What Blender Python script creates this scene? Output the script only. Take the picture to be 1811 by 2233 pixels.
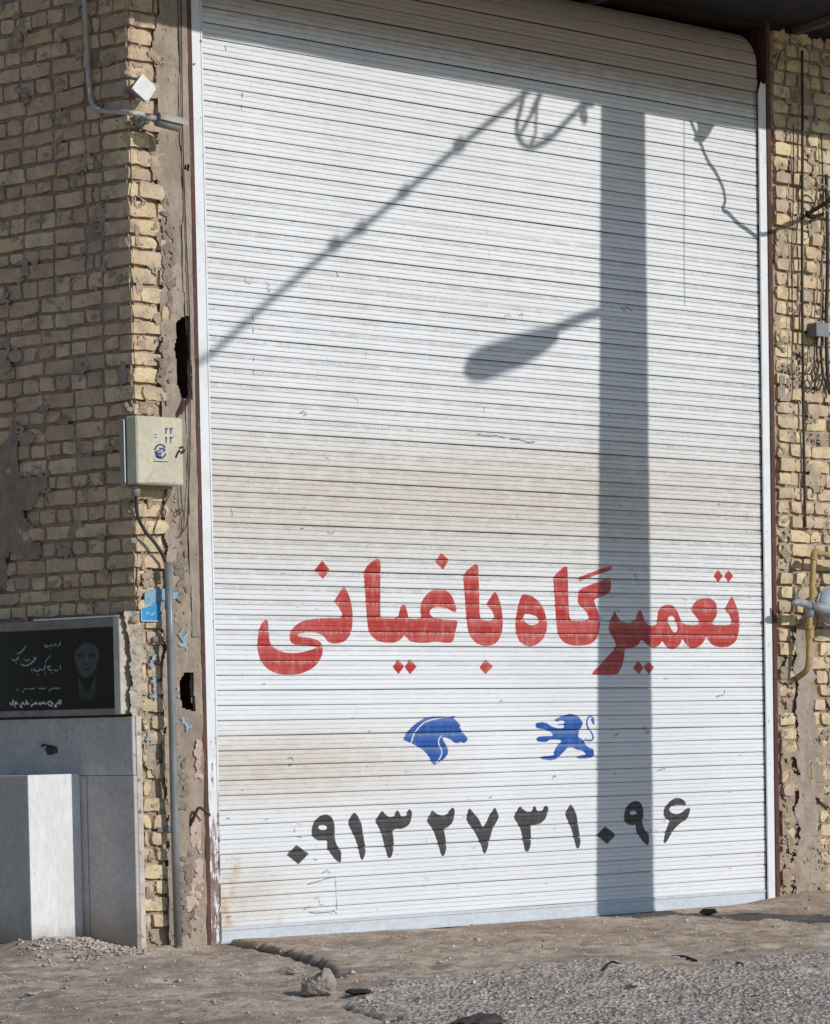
import bpy, math, random
import numpy as np
from mathutils import Vector, noise as mnoise

random.seed(7); rng = np.random.default_rng(11)
for o in list(bpy.data.objects): bpy.data.objects.remove(o)
scn = bpy.context.scene
COL = scn.collection

# ------------------------------------------------------------------ camera
PW, PH = 1811.0, 2233.0                       # photograph size, used for measuring
F, CX, CY = 7954.647, 905.5, 2110.245         # focal length and principal point in photograph pixels
YAW, PITCH, ROLL = 0.8105097, -0.0643548, -0.0184834
CAM = np.array([-12.286373, -12.989969, 1.018306])
W = 4.312                                     # clear width of the shutter
_cy, _sy = math.cos(YAW), math.sin(YAW)
FW = np.array([_sy*math.cos(PITCH), _cy*math.cos(PITCH), math.sin(PITCH)])
_r = np.array([_cy, -_sy, 0.0]); _u = np.cross(_r, FW)
RT = math.cos(ROLL)*_r + math.sin(ROLL)*_u
UP = -math.sin(ROLL)*_r + math.cos(ROLL)*_u
cam_d = bpy.data.cameras.new('camera'); cam = bpy.data.objects.new('camera', cam_d); COL.objects.link(cam)
from mathutils import Matrix
M4 = Matrix(((RT[0], UP[0], -FW[0], CAM[0]), (RT[1], UP[1], -FW[1], CAM[1]), (RT[2], UP[2], -FW[2], CAM[2]), (0, 0, 0, 1)))
cam.matrix_world = M4
cam_d.sensor_fit = 'HORIZONTAL'; cam_d.sensor_width = 36.0
cam_d.lens = F/PW*36.0
cam_d.shift_x = 0.0; cam_d.shift_y = (CY-PH/2)/PW
cam_d.clip_start = 0.1; cam_d.clip_end = 2000
scn.camera = cam

# ------------------------------------------------------------------ light
SUN = np.array([0.15, -1.0, 0.50])            # towards the sun
sd = SUN/np.linalg.norm(SUN)
elev = math.asin(sd[2])
world = bpy.data.worlds.new('World'); scn.world = world; world.use_nodes = True
nt = world.node_tree; nt.nodes.clear()
sky = nt.nodes.new('ShaderNodeTexSky'); sky.sky_type = 'NISHITA'; sky.sun_disc = False
sky.sun_elevation = elev; sky.sun_rotation = math.atan2(sd[0], sd[1]); sky.dust_density = 0.1; sky.air_density = 1.0; sky.ozone_density = 2.0
bg = nt.nodes.new('ShaderNodeBackground'); bg.inputs['Strength'].default_value = 0.10
wo = nt.nodes.new('ShaderNodeOutputWorld')
nt.links.new(sky.outputs[0], bg.inputs[0]); nt.links.new(bg.outputs[0], wo.inputs[0])
sl = bpy.data.lights.new('sun', 'SUN'); sl.energy = 3.05; sl.angle = math.radians(0.53); sl.color = (1.0, 0.975, 0.94)
so = bpy.data.objects.new('sun', sl); COL.objects.link(so)
so.rotation_euler = Vector(sd).to_track_quat('Z', 'Y').to_euler(); so.location = (10, -15, 12)
vs = scn.view_settings
vs.view_transform = 'Standard'; vs.look = 'None'; vs.exposure = 0.0; vs.gamma = 1.0; vs.use_curve_mapping = False
scn.render.engine = 'CYCLES'

# ------------------------------------------------------------------ measuring helpers
def ray(x, y): return FW + RT*(x-CX)/F - UP*(y-CY)/F
def at(x, y, ax=1, v=0.0):
    d = ray(x, y); return CAM + d*(v-CAM[ax])/d[ax]
def gbase(x, y):
    """smooth height of the street: falls gently away from the door"""
    d = np.maximum(0.0, -np.asarray(y, float))
    return -0.014*d/(1+d/8.0)
def atg(x, y):
    z = 0.0
    for _ in range(12):
        p = at(x, y, 2, z); z = float(gbase(p[0], p[1]))
    return p

# ------------------------------------------------------------------ object helpers
def tagp(o, label=None, cat=None, group=None, kind=None):
    if label: o['label'] = label
    if cat: o['category'] = cat
    if group: o['group'] = group
    if kind: o['kind'] = kind
    return o
def mobj(name, V, Fc, mat, parent=None, smooth=False, uvs=None):
    me = bpy.data.meshes.new(name)
    me.from_pydata([tuple(map(float, v)) for v in V], [], Fc); me.update()
    if mat is not None: me.materials.append(mat)
    if smooth: me.polygons.foreach_set('use_smooth', [True]*len(me.polygons))
    o = bpy.data.objects.new(name, me); COL.objects.link(o)
    if parent is not None: o.parent = parent; o.location = -parent.location
    return o
def empty(name, loc, label, cat, group=None):
    o = bpy.data.objects.new(name, None); o.location = tuple(map(float, loc)); COL.objects.link(o)
    o.empty_display_size = 0.1
    return tagp(o, label, cat, group)
class MB:
    def __init__(s): s.V = []; s.F = []
    def add(s, V, Fc):
        b = len(s.V); s.V += [tuple(v) for v in V]; s.F += [tuple(i+b for i in f) for f in Fc]; return s
    def box(s, a, b, c=0.0):
        (x0, y0, z0), (x1, y1, z1) = [tuple(min(p, q) for p, q in zip(a, b)), tuple(max(p, q) for p, q in zip(a, b))]
        if c <= 0:
            V = [(x0,y0,z0),(x1,y0,z0),(x1,y1,z0),(x0,y1,z0),(x0,y0,z1),(x1,y0,z1),(x1,y1,z1),(x0,y1,z1)]
            Fc = [(0,3,2,1),(4,5,6,7),(0,1,5,4),(1,2,6,5),(2,3,7,6),(3,0,4,7)]
            return s.add(V, Fc)
        V = []; c = min(c, (x1-x0)/2.1, (y1-y0)/2.1, (z1-z0)/2.1)
        idx = {}
        for ix, x in enumerate((x0, x1)):
            for iy, y in enumerate((y0, y1)):
                for iz, z in enumerate((z0, z1)):
                    sx, sy2, sz = (1, -1)[ix], (1, -1)[iy], (1, -1)[iz]
                    idx[ix, iy, iz] = len(V)
                    V += [(x, y+sy2*c, z+sz*c), (x+sx*c, y, z+sz*c), (x+sx*c, y+sy2*c, z)]
        Fc = []
        def q(L, k): return [idx[p]+k for p in L]
        Fc.append(tuple(q([(0,0,0),(0,0,1),(0,1,1),(0,1,0)], 0))); Fc.append(tuple(q([(1,0,0),(1,1,0),(1,1,1),(1,0,1)], 0)))
        Fc.append(tuple(q([(0,0,0),(1,0,0),(1,0,1),(0,0,1)], 1))); Fc.append(tuple(q([(0,1,0),(0,1,1),(1,1,1),(1,1,0)], 1)))
        Fc.append(tuple(q([(0,0,0),(0,1,0),(1,1,0),(1,0,0)], 2))); Fc.append(tuple(q([(0,0,1),(1,0,1),(1,1,1),(0,1,1)], 2)))
        for a_ in (0, 1):
            for b_ in (0, 1):
                i, j = idx[a_, b_, 0], idx[a_, b_, 1]; Fc.append((i, i+1, j+1, j))
                i, j = idx[a_, 0, b_], idx[a_, 1, b_]; Fc.append((i, i+2, j+2, j))
                i, j = idx[0, a_, b_], idx[1, a_, b_]; Fc.append((i+1, i+2, j+2, j+1))
        for i in idx.values(): Fc.append((i, i+1, i+2))
        return s.add(V, Fc)
    def tube(s, P, r, n=8, cap=True):
        P = [np.array(p, float) for p in P]; m = len(P)
        R = r if hasattr(r, '__len__') else [r]*m
        T = [P[min(i+1, m-1)]-P[max(i-1, 0)] for i in range(m)]; T = [t/(np.linalg.norm(t)+1e-9) for t in T]
        a = np.array([0, 0, 1.0]) if abs(T[0][2]) < 0.9 else np.array([1.0, 0, 0])
        N = np.cross(T[0], a); N /= np.linalg.norm(N)
        V = []
        for i in range(m):
            N = N-T[i]*np.dot(N, T[i]); N /= (np.linalg.norm(N)+1e-9); B = np.cross(T[i], N)
            for k in range(n):
                t = 2*math.pi*k/n; V.append(P[i]+R[i]*(math.cos(t)*N+math.sin(t)*B))
        Fc = [(i*n+k, i*n+(k+1) % n, (i+1)*n+(k+1) % n, (i+1)*n+k) for i in range(m-1) for k in range(n)]
        if cap: Fc += [tuple(range(n-1, -1, -1)), tuple((m-1)*n+k for k in range(n))]
        return s.add(V, Fc)
    def prism(s, pts, d):
        """closed outline pts (3-D, one plane) swept by vector d"""
        n = len(pts); V = [np.array(p, float) for p in pts]; V += [p+np.array(d, float) for p in V]
        Fc = [tuple(range(n)), tuple(range(2*n-1, n-1, -1))]+[(i, (i+1) % n+0, (i+1) % n+n, i+n) for i in range(n)]
        return s.add(V, Fc)
    def build(s, name, mat, parent=None, smooth=False):
        return mobj(name, s.V, s.F, mat, parent, smooth)
def spline(P, k=6):
    P = [np.array(p, float) for p in P]; Q = [P[0]]+P+[P[-1]]; out = []
    for i in range(1, len(Q)-2):
        a, b, c, d = Q[i-1], Q[i], Q[i+1], Q[i+2]
        for j in range(k):
            t = j/k; out.append(0.5*((2*b)+(c-a)*t+(2*a-5*b+4*c-d)*t*t+(3*b-a-3*c+d)*t**3))
    out.append(P[-1]); return out
def fix_normals(o):
    import bmesh
    bm = bmesh.new(); bm.from_mesh(o.data); bmesh.ops.recalc_face_normals(bm, faces=bm.faces); bm.to_mesh(o.data); bm.free()
    return o

# ------------------------------------------------------------------ materials
class NT:
    def __init__(s, name):
        s.m = bpy.data.materials.new(name); s.m.use_nodes = True; s.t = s.m.node_tree; s.t.nodes.clear()
        s.out = s.n('ShaderNodeOutputMaterial'); s.b = s.n('ShaderNodeBsdfPrincipled'); s.l(s.b.outputs[0], s.out.inputs[0])
    def n(s, ty, **k):
        nd = s.t.nodes.new(ty)
        for a, v in k.items(): setattr(nd, a, v)
        return nd
    def l(s, a, b): s.t.links.new(a, b)
    def val(s, x, sock):
        if isinstance(x, (int, float)): sock.default_value = x
        elif isinstance(x, (tuple, list)): sock.default_value = tuple(x)+((1.0,) if len(x) == 3 and sock.type == 'RGBA' else ())
        else: s.l(x, sock)
    def math(s, op, a, b=0.0, c=None, clamp=False):
        nd = s.n('ShaderNodeMath', operation=op); nd.use_clamp = clamp
        s.val(a, nd.inputs[0]); s.val(b, nd.inputs[1])
        if c is not None: s.val(c, nd.inputs[2])
        return nd.outputs[0]
    def mix(s, f, a, b, mode='MIX'):
        nd = s.n('ShaderNodeMix', data_type='RGBA', blend_type=mode)
        s.val(f, nd.inputs[0]); s.val(a, nd.inputs[6]); s.val(b, nd.inputs[7]); return nd.outputs[2]
    def ramp(s, f, lo, hi):
        nd = s.n('ShaderNodeMapRange'); nd.interpolation_type = 'SMOOTHSTEP'
        s.val(f, nd.inputs[0]); nd.inputs[1].default_value = lo; nd.inputs[2].default_value = hi
        return nd.outputs[0]
    def noise(s, vec, sc, det=4, rough=0.6, dist=0.0):
        nd = s.n('ShaderNodeTexNoise'); s.l(vec, nd.inputs['Vector']); nd.inputs['Scale'].default_value = sc
        nd.inputs['Detail'].default_value = det; nd.inputs['Roughness'].default_value = rough; nd.inputs['Distortion'].default_value = dist
        return nd.outputs[0]
    def vmul(s, v, k):
        nd = s.n('ShaderNodeVectorMath', operation='MULTIPLY'); s.l(v, nd.inputs[0]); nd.inputs[1].default_value = k; return nd.outputs[0]
    def pos(s): return s.n('ShaderNodeNewGeometry').outputs['Position']
    def rnd(s): return s.n('ShaderNodeObjectInfo').outputs['Random']
    def bump(s, h, strength, dist):
        nd = s.n('ShaderNodeBump'); s.l(h, nd.inputs['Height']); nd.inputs['Strength'].default_value = strength; nd.inputs['Distance'].default_value = dist
        s.l(nd.outputs[0], s.b.inputs['Normal'])
    def fin(s, col, rough=0.9, metal=0.0, spec=0.3):
        s.val(col, s.b.inputs['Base Color']); s.val(rough, s.b.inputs['Roughness']); s.b.inputs['Metallic'].default_value = metal
        s.b.inputs['Specular IOR Level'].default_value = spec
        return s.m

def surf(name, c1, c2, sc=6, rough=0.9, bump=0.5, bd=0.004, fine=60, speck=0.0, speck_c=(0.05, 0.04, 0.03), spec=0.3, metal=0.0, stretch=(1, 1, 1), foot=0.0):
    k = NT(name); p = k.vmul(k.pos(), stretch)
    a = k.noise(p, sc, 5, 0.65); b = k.noise(p, fine, 3, 0.6)
    c = k.mix(k.ramp(a, 0.35, 0.65), c1, c2)
    c = k.mix(k.math('MULTIPLY', k.ramp(b, 0.3, 0.75), 0.35), c, (c1[0]*0.55, c1[1]*0.55, c1[2]*0.55))
    if speck > 0:
        q = k.noise(p, fine*1.7, 2, 0.5); c = k.mix(k.math('MULTIPLY', k.ramp(q, 0.66, 0.72), speck), c, speck_c)
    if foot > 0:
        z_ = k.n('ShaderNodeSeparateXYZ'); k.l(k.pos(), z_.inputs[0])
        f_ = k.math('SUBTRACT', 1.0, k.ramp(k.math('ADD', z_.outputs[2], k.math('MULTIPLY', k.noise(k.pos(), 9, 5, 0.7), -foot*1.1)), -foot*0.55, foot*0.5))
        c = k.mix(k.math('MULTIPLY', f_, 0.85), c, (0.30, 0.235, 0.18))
    h = k.math('ADD', k.math('MULTIPLY', a, 0.6), b)
    k.bump(h, bump, bd)
    return k.fin(c, rough, metal, spec)

def brick_mat(name, pal, tint_dark):
    k = NT(name); p = k.pos(); r = k.rnd()
    cr = k.n('ShaderNodeValToRGB'); k.l(r, cr.inputs[0]); e = cr.color_ramp; e.interpolation = 'CONSTANT'
    e.elements[0].color = pal[0]+(1,); e.elements[1].position = 1/len(pal); e.elements[1].color = pal[1]+(1,)
    for i in range(2, len(pal)):
        el = e.elements.new(i/len(pal)); el.color = pal[i]+(1,)
    a = k.noise(p, 9, 5, 0.7); b = k.noise(p, 55, 4, 0.7); d = k.noise(p, 150, 2, 0.6)
    c = k.mix(k.ramp(a, 0.42, 0.62), cr.outputs[0], tint_dark)
    c = k.mix(0.45, c, cr.outputs[0])
    c = k.mix(k.math('MULTIPLY', k.ramp(b, 0.48, 0.68), 0.42), c, (0.52, 0.44, 0.33))
    c = k.mix(k.math('MULTIPLY', k.ramp(k.noise(p, 22, 4, 0.7), 0.54, 0.7), 0.6), c, (0.27, 0.22, 0.175))
    c = k.mix(k.math('MULTIPLY', k.ramp(d, 0.6, 0.72), 0.6), c, (0.10, 0.08, 0.06))
    k.bump(k.math('ADD', b, k.math('MULTIPLY', d, 0.5)), 0.9, 0.006)
    return k.fin(c, 0.95, 0, 0.15)

M = {}
PAL = [(0.662,0.513,0.323), (0.725,0.581,0.355), (0.592,0.456,0.301), (0.711,0.547,0.333), (0.616,0.468,0.333), (0.725,0.616,0.366), (0.544,0.422,0.312), (0.662,0.490,0.323)]
M['brick'] = brick_mat('yellow brick', PAL, (0.33, 0.255, 0.18))
PAL_SHADE = [(0.601,0.425,0.258), (0.674,0.498,0.306), (0.526,0.366,0.241), (0.646,0.458,0.282), (0.555,0.392,0.269), (0.674,0.538,0.331), (0.465,0.332,0.247), (0.661,0.450,0.301)]  # shaded copy of the pier bricks: the wall's shade is tuned into the colour
M['brick_shade'] = brick_mat('yellow brick shaded copy', PAL_SHADE, (0.34, 0.25, 0.19))
M['mortar'] = surf('mortar', (0.47, 0.37, 0.265), (0.33, 0.255, 0.185), 14, 0.97, 1.0, 0.012, 70, 0.6)
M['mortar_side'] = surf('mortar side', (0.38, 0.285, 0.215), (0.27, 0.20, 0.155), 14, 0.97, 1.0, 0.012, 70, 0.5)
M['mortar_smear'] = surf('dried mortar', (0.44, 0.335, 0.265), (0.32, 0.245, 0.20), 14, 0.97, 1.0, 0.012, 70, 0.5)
M['plaster'] = surf('cement render', (0.415, 0.335, 0.265), (0.28, 0.222, 0.175), 7, 0.97, 1.0, 0.012, 45, 0.7, (0.09, 0.07, 0.055), stretch=(1, 1, 0.45))
M['plaster_grey'] = surf('grey cement', (0.40, 0.335, 0.275), (0.285, 0.235, 0.19), 8, 0.97, 0.9, 0.01, 45, 0.5, stretch=(1, 1, 0.5))
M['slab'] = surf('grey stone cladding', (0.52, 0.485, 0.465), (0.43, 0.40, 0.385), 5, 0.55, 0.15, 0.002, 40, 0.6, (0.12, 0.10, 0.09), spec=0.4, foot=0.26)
M['slab_edge'] = surf('pale stone edge', (0.62, 0.57, 0.5), (0.48, 0.42, 0.35), 12, 0.8, 0.5, 0.004, 60, 0.3)
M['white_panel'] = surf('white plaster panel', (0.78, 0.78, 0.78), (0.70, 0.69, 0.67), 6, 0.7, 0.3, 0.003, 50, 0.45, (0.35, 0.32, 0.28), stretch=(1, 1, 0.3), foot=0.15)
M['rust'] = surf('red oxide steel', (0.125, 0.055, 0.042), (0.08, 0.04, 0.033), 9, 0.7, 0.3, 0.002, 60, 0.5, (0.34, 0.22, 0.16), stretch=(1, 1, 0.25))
M['rust_shade'] = surf('shade-darkened oxide steel', (0.022, 0.014, 0.012), (0.014, 0.010, 0.010), 9, 0.8, 0.3, 0.002, 60)  # nearly black: the canopy's shade is put into the steel colour
M['dark'] = surf('dark interior', (0.02, 0.019, 0.018), (0.012, 0.012, 0.012), 4, 0.95, 0.1, 0.002)
M['steel_shade'] = surf('shade-darkened canopy steel', (0.035, 0.035, 0.038), (0.022, 0.022, 0.026), 6, 0.8, 0.3, 0.003, 40)  # very dark so that the colour carries the shade of the underside
M['joist'] = surf('dusty joist steel', (0.16, 0.145, 0.13), (0.09, 0.08, 0.072), 8, 0.85, 0.3, 0.003, 40)
M['pvc'] = surf('beige plastic conduit', (0.52, 0.47, 0.42), (0.42, 0.37, 0.32), 8, 0.6, 0.1, 0.001, 50)
M['pipe'] = surf('galvanised pipe', (0.25, 0.25, 0.25), (0.17, 0.165, 0.165), 10, 0.4, 0.2, 0.001, 50, 0.4, (0.15, 0.12, 0.1), spec=0.6, stretch=(1, 1, 0.3))
M['box'] = surf('cream enamel', (0.60, 0.56, 0.42), (0.53, 0.49, 0.36), 5, 0.5, 0.15, 0.001, 40, 0.35, (0.35, 0.3, 0.22), spec=0.4)
M['box_side'] = surf('grey enamel', (0.33, 0.32, 0.30), (0.26, 0.25, 0.23), 5, 0.6, 0.15, 0.001, 40)
M['box_print'] = surf('blue print', (0.05, 0.06, 0.22), (0.09, 0.10, 0.28), 60, 0.6, 0.0, 0.001)
M['black'] = surf('black rubber', (0.018, 0.017, 0.017), (0.03, 0.028, 0.027), 12, 0.7, 0.3, 0.002)
M['cable'] = surf('dusty black cable', (0.045, 0.04, 0.036), (0.075, 0.065, 0.055), 20, 0.8, 0.2, 0.001)
M['cable_grey'] = surf('dusty grey cable', (0.28, 0.24, 0.2), (0.2, 0.17, 0.14), 20, 0.8, 0.2, 0.001)
M['white_plate'] = surf('white plate', (0.80, 0.80, 0.78), (0.74, 0.73, 0.70), 8, 0.5, 0.05, 0.001, 60, 0.1)
M['blue'] = surf('blue tile', (0.03, 0.27, 0.58), (0.05, 0.33, 0.62), 15, 0.4, 0.1, 0.001, 60, 0.2, (0.5, 0.55, 0.6))
M['blue_faded'] = surf('faded blue tile', (0.13, 0.33, 0.50), (0.30, 0.42, 0.48), 22, 0.6, 0.2, 0.001, 80, 0.6, (0.45, 0.45, 0.42))
M['gas'] = surf('yellow gas pipe paint', (0.47, 0.34, 0.13), (0.33, 0.22, 0.09), 16, 0.65, 0.4, 0.002, 70, 0.8, (0.16, 0.09, 0.04), spec=0.4)
M['alu'] = surf('cast grey metal', (0.36, 0.38, 0.40), (0.26, 0.27, 0.28), 14, 0.5, 0.2, 0.002, 60, 0.3, spec=0.5)
M['reg'] = surf('grey blue enamel', (0.42, 0.47, 0.52), (0.35, 0.39, 0.43), 9, 0.45, 0.1, 0.001, 60, 0.3, spec=0.5)
M['grey_box'] = surf('grey junction box', (0.24, 0.245, 0.25), (0.19, 0.19, 0.195), 9, 0.6, 0.1, 0.001, 60)
M['stone'] = surf('pale fieldstone', (0.50, 0.43, 0.36), (0.30, 0.25, 0.21), 22, 0.95, 1.0, 0.012, 90, 0.7, (0.10, 0.085, 0.07))
M['clod'] = surf('dark clod', (0.12, 0.095, 0.08), (0.07, 0.055, 0.05), 20, 0.95, 1.0, 0.01, 80)
M['pebble'] = surf('pebbles', (0.62, 0.54, 0.46), (0.30, 0.25, 0.21), 9, 0.95, 0.5, 0.004, 60)
M['concrete'] = surf('concrete', (0.35, 0.34, 0.32), (0.28, 0.27, 0.25), 4, 0.9, 0.3, 0.004, 40)
M['paint_trace'] = surf('pale blue paint trace', (0.22, 0.36, 0.46), (0.36, 0.40, 0.40), 30, 0.9, 0.3, 0.002, 90, 0.3)
M['bar'] = surf('galvanised bottom bar', (0.60, 0.64, 0.69), (0.54, 0.575, 0.61), 6, 0.45, 0.1, 0.001, 60, 0.25, (0.35, 0.33, 0.3), stretch=(0.4, 1, 1), spec=0.5)
M['frame'] = surf('weathered frame stone', (0.30, 0.265, 0.25), (0.22, 0.19, 0.18), 9, 0.8, 0.4, 0.003, 60, 0.5)
M['plaster_light'] = surf('pale slopped mortar', (0.58, 0.50, 0.41), (0.42, 0.35, 0.28), 18, 0.97, 1.0, 0.01, 70, 0.7)
M['gypsum'] = surf('pinkish gypsum', (0.60, 0.47, 0.38), (0.48, 0.36, 0.29), 20, 0.95, 0.8, 0.006, 80, 0.5)
M['plaster_dark'] = surf('sooty render', (0.33, 0.27, 0.215), (0.22, 0.18, 0.145), 20, 0.97, 1.0, 0.01, 80, 0.6)
M['rail'] = None

# ---- painted masks for the shutter (pure colour print on the slats)
IX0, IX1, IZ0, IZ1 = 0.15, 4.20, 0.30, 2.10
RES = 0.0016
NX, NZ = int((IX1-IX0)/RES), int((IZ1-IZ0)/RES)
def fill(img, polys, val=1.0, region=None, res=RES, x0=IX0, z0=IZ0):
    """even-odd scanline fill of a list of loops given in wall coordinates"""
    loops = [np.array(p, float) for p in polys]
    zmin = min(l[:, 1].min() for l in loops); zmax = max(l[:, 1].max() for l in loops)
    r0 = max(0, int((zmin-z0)/res)); r1 = min(img.shape[0]-1, int((zmax-z0)/res)+1)
    for r in range(r0, r1+1):
        z = z0+(r+0.5)*res; xs = []
        for l in loops:
            a = l; b = np.roll(l, -1, 0)
            m = (a[:, 1] <= z) != (b[:, 1] <= z)
            if m.any():
                aa, bb = a[m], b[m]; xs += list(aa[:, 0]+(z-aa[:, 1])*(bb[:, 0]-aa[:, 0])/(bb[:, 1]-aa[:, 1]))
        xs.sort()
        for i in range(0, len(xs)-1, 2):
            c0 = max(0, int(round((xs[i]-x0)/res))); c1 = min(img.shape[1], int(round((xs[i+1]-x0)/res)))
            if c1 > c0: img[r, c0:c1] = val
def chaikin(P, q=0.2):
    if len(P) <= 6: return P
    out = []
    for i in range(len(P)):
        a, b = np.array(P[i], float), np.array(P[(i+1) % len(P)], float)
        out += [a+(b-a)*q, a+(b-a)*(1-q)]
    return out
def dp(P, ox, oy, s, smooth=True):
    """outline traced in an enlarged crop of the photograph -> (x, z) on the shutter"""
    if smooth: P = chaikin(P)
    r = []
    for a, b in P:
        q = at(ox+a/s, oy+b/s, 1, 0.0); r.append((q[0], q[2]))
    return r
def stroke(P, w):
    P = [np.array(p, float) for p in P]; L, R = [], []
    for i, p in enumerate(P):
        t = P[min(i+1, len(P)-1)]-P[max(i-1, 0)]; t = t/(np.linalg.norm(t)+1e-9); n = np.array([-t[1], t[0]])*w/2
        L.append(p+n); R.append(p-n)
    return L+R[::-1]
A = (530, 1180, 3.156); B = (1080, 1180, 3.156); C = (600, 1720, 3.617); D = (1060, 1720, 3.617); E_ = (850, 1530, 3.617)
red = [
 ([[(150,538),(125,565),(108,600),(98,650),(92,700),(98,760),(115,820),(150,870),(195,900),(250,917),(320,921),(385,915),(440,895),(490,865),(525,820),(542,780),(547,740),(540,705),(515,683),(470,668),(420,662),(375,655),(372,642),(430,628),(485,628),(535,642),(562,665),(580,692),(610,706),(650,706),(700,690),(732,650),(745,610),(750,550),(752,500),(742,430),(725,370),(690,303),(655,360),(620,415),(645,445),(668,478),(680,505),(672,528),(600,528),(520,530),(450,538),(400,552),(355,580),(325,615),(317,650),(318,680),(330,702),(360,716),(430,717),(490,724),(502,732),(460,748),(410,762),(350,770),(290,768),(235,750),(195,720),(178,690),(172,620),(168,570),(165,548)]], A),
 ([[(540,135),(592,200),(545,262),(488,198)]], A),
 ([[(826,188),(941,98),(943,300),(941,500),(948,530),(1000,533),(1058,530),(1068,500),(1080,452),(1098,432),(1115,440),(1128,495),(1138,530),(1180,537),(1225,530),(1215,485),(1218,440),(1235,400),(1265,360),(1300,335),(1345,327),(1395,335),(1430,365),(1450,410),(1468,460),(1462,487),(1440,485),(1400,462),(1350,452),(1310,455),(1283,475),(1280,497),(1300,522),(1350,535),(1420,543),(1476,545),(1462,610),(1440,701),(1380,701),(1320,692),(1270,701),(1190,701),(1150,692),(1120,665),(1104,645),(1085,675),(1040,701),(980,701),(920,688),(875,650),(855,600),(848,530),(840,420),(832,300)]], A),
 ([[(1358,82),(1414,130),(1372,200),(1318,145)]], A),
 ([[(1065,812),(1105,862),(1065,916),(1024,865)]], A), ([[(1145,812),(1192,862),(1145,916),(1106,865)]], A),
 ([[(1508,228),(1614,140),(1620,300),(1625,500),(1632,530),(1655,545),(1690,548),(1720,540),(1725,510),(1700,465),(1668,432),(1700,385),(1730,338),(1755,385),(1775,450),(1786,530),(1781,620),(1762,672),(1736,705),(1700,720),(1650,722),(1600,705),(1560,660),(1540,600),(1530,500),(1520,350)]], A),
 ([[(1665,812),(1716,862),(1665,916),(1622,870)]], A),
 ([[(195,362),(240,372),(290,405),(325,450),(345,510),(355,570),(350,620),(330,670),(290,708),(240,728),(195,715),(160,690),(140,640),(133,580),(140,520),(150,460),(165,400),(180,368)], [(200,500),(235,503),(285,520),(298,550),(285,570),(240,580),(205,560),(188,530)]], B),
 ([[(393,245),(492,158),(498,260),(500,400),(505,500),(512,535),(540,548),(620,548),(640,535),(635,505),(600,460),(562,425),(565,370),(575,330),(700,280),(797,248),(792,352),(740,375),(672,402),(690,440),(710,500),(718,570),(710,640),(690,680),(650,712),(590,720),(520,718),(470,700),(435,660),(420,610),(412,500),(402,350)]], B),
 ([[(572,250),(700,200),(797,166),(797,200),(690,235),(575,277)]], B),
 ([[(1625,368),(1650,430),(1670,480),(1680,560),(1672,640),(1655,690),(1610,725),(1550,732),(1500,722),(1470,695),(1447,652),(1435,690),(1400,728),(1350,742),(1310,715),(1283,668),(1270,710),(1240,740),(1210,745),(1170,725),(1145,685),(1130,715),(1095,735),(1060,728),(1030,705),(1002,678),(985,712),(950,735),(890,738),(885,760),(885,800),(870,860),(835,926),(655,923),(680,885),(720,850),(760,800),(800,760),(830,725),(815,680),(790,640),(775,605),(785,550),(805,510),(820,478),(840,520),(870,555),(920,565),(960,545),(975,500),(990,472),(1005,480),(1020,530),(1045,575),(1080,585),(1110,570),(1113,520),(1120,475),(1150,442),(1190,435),(1225,445),(1250,480),(1270,530),(1285,560),(1310,575),(1390,578),(1400,550),(1370,510),(1345,480),(1355,440),(1385,405),(1430,390),(1480,393),(1515,420),(1527,470),(1520,520),(1490,560),(1500,578),(1610,578),(1625,560),(1610,510),(1575,470),(1600,420)], [(1205,512),(1225,520),(1245,570),(1252,610),(1235,632),(1210,610),(1190,560),(1185,530)]], B),
 ([[(1530,198),(1565,240),(1530,285),(1498,240)]], B), ([[(1602,200),(1635,240),(1602,285),(1570,240)]], B),
 ([[(980,822),(1018,870),(985,918),(945,872)]], B), ([[(1052,822),(1090,870),(1055,918),(1018,870)]], B)]
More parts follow.
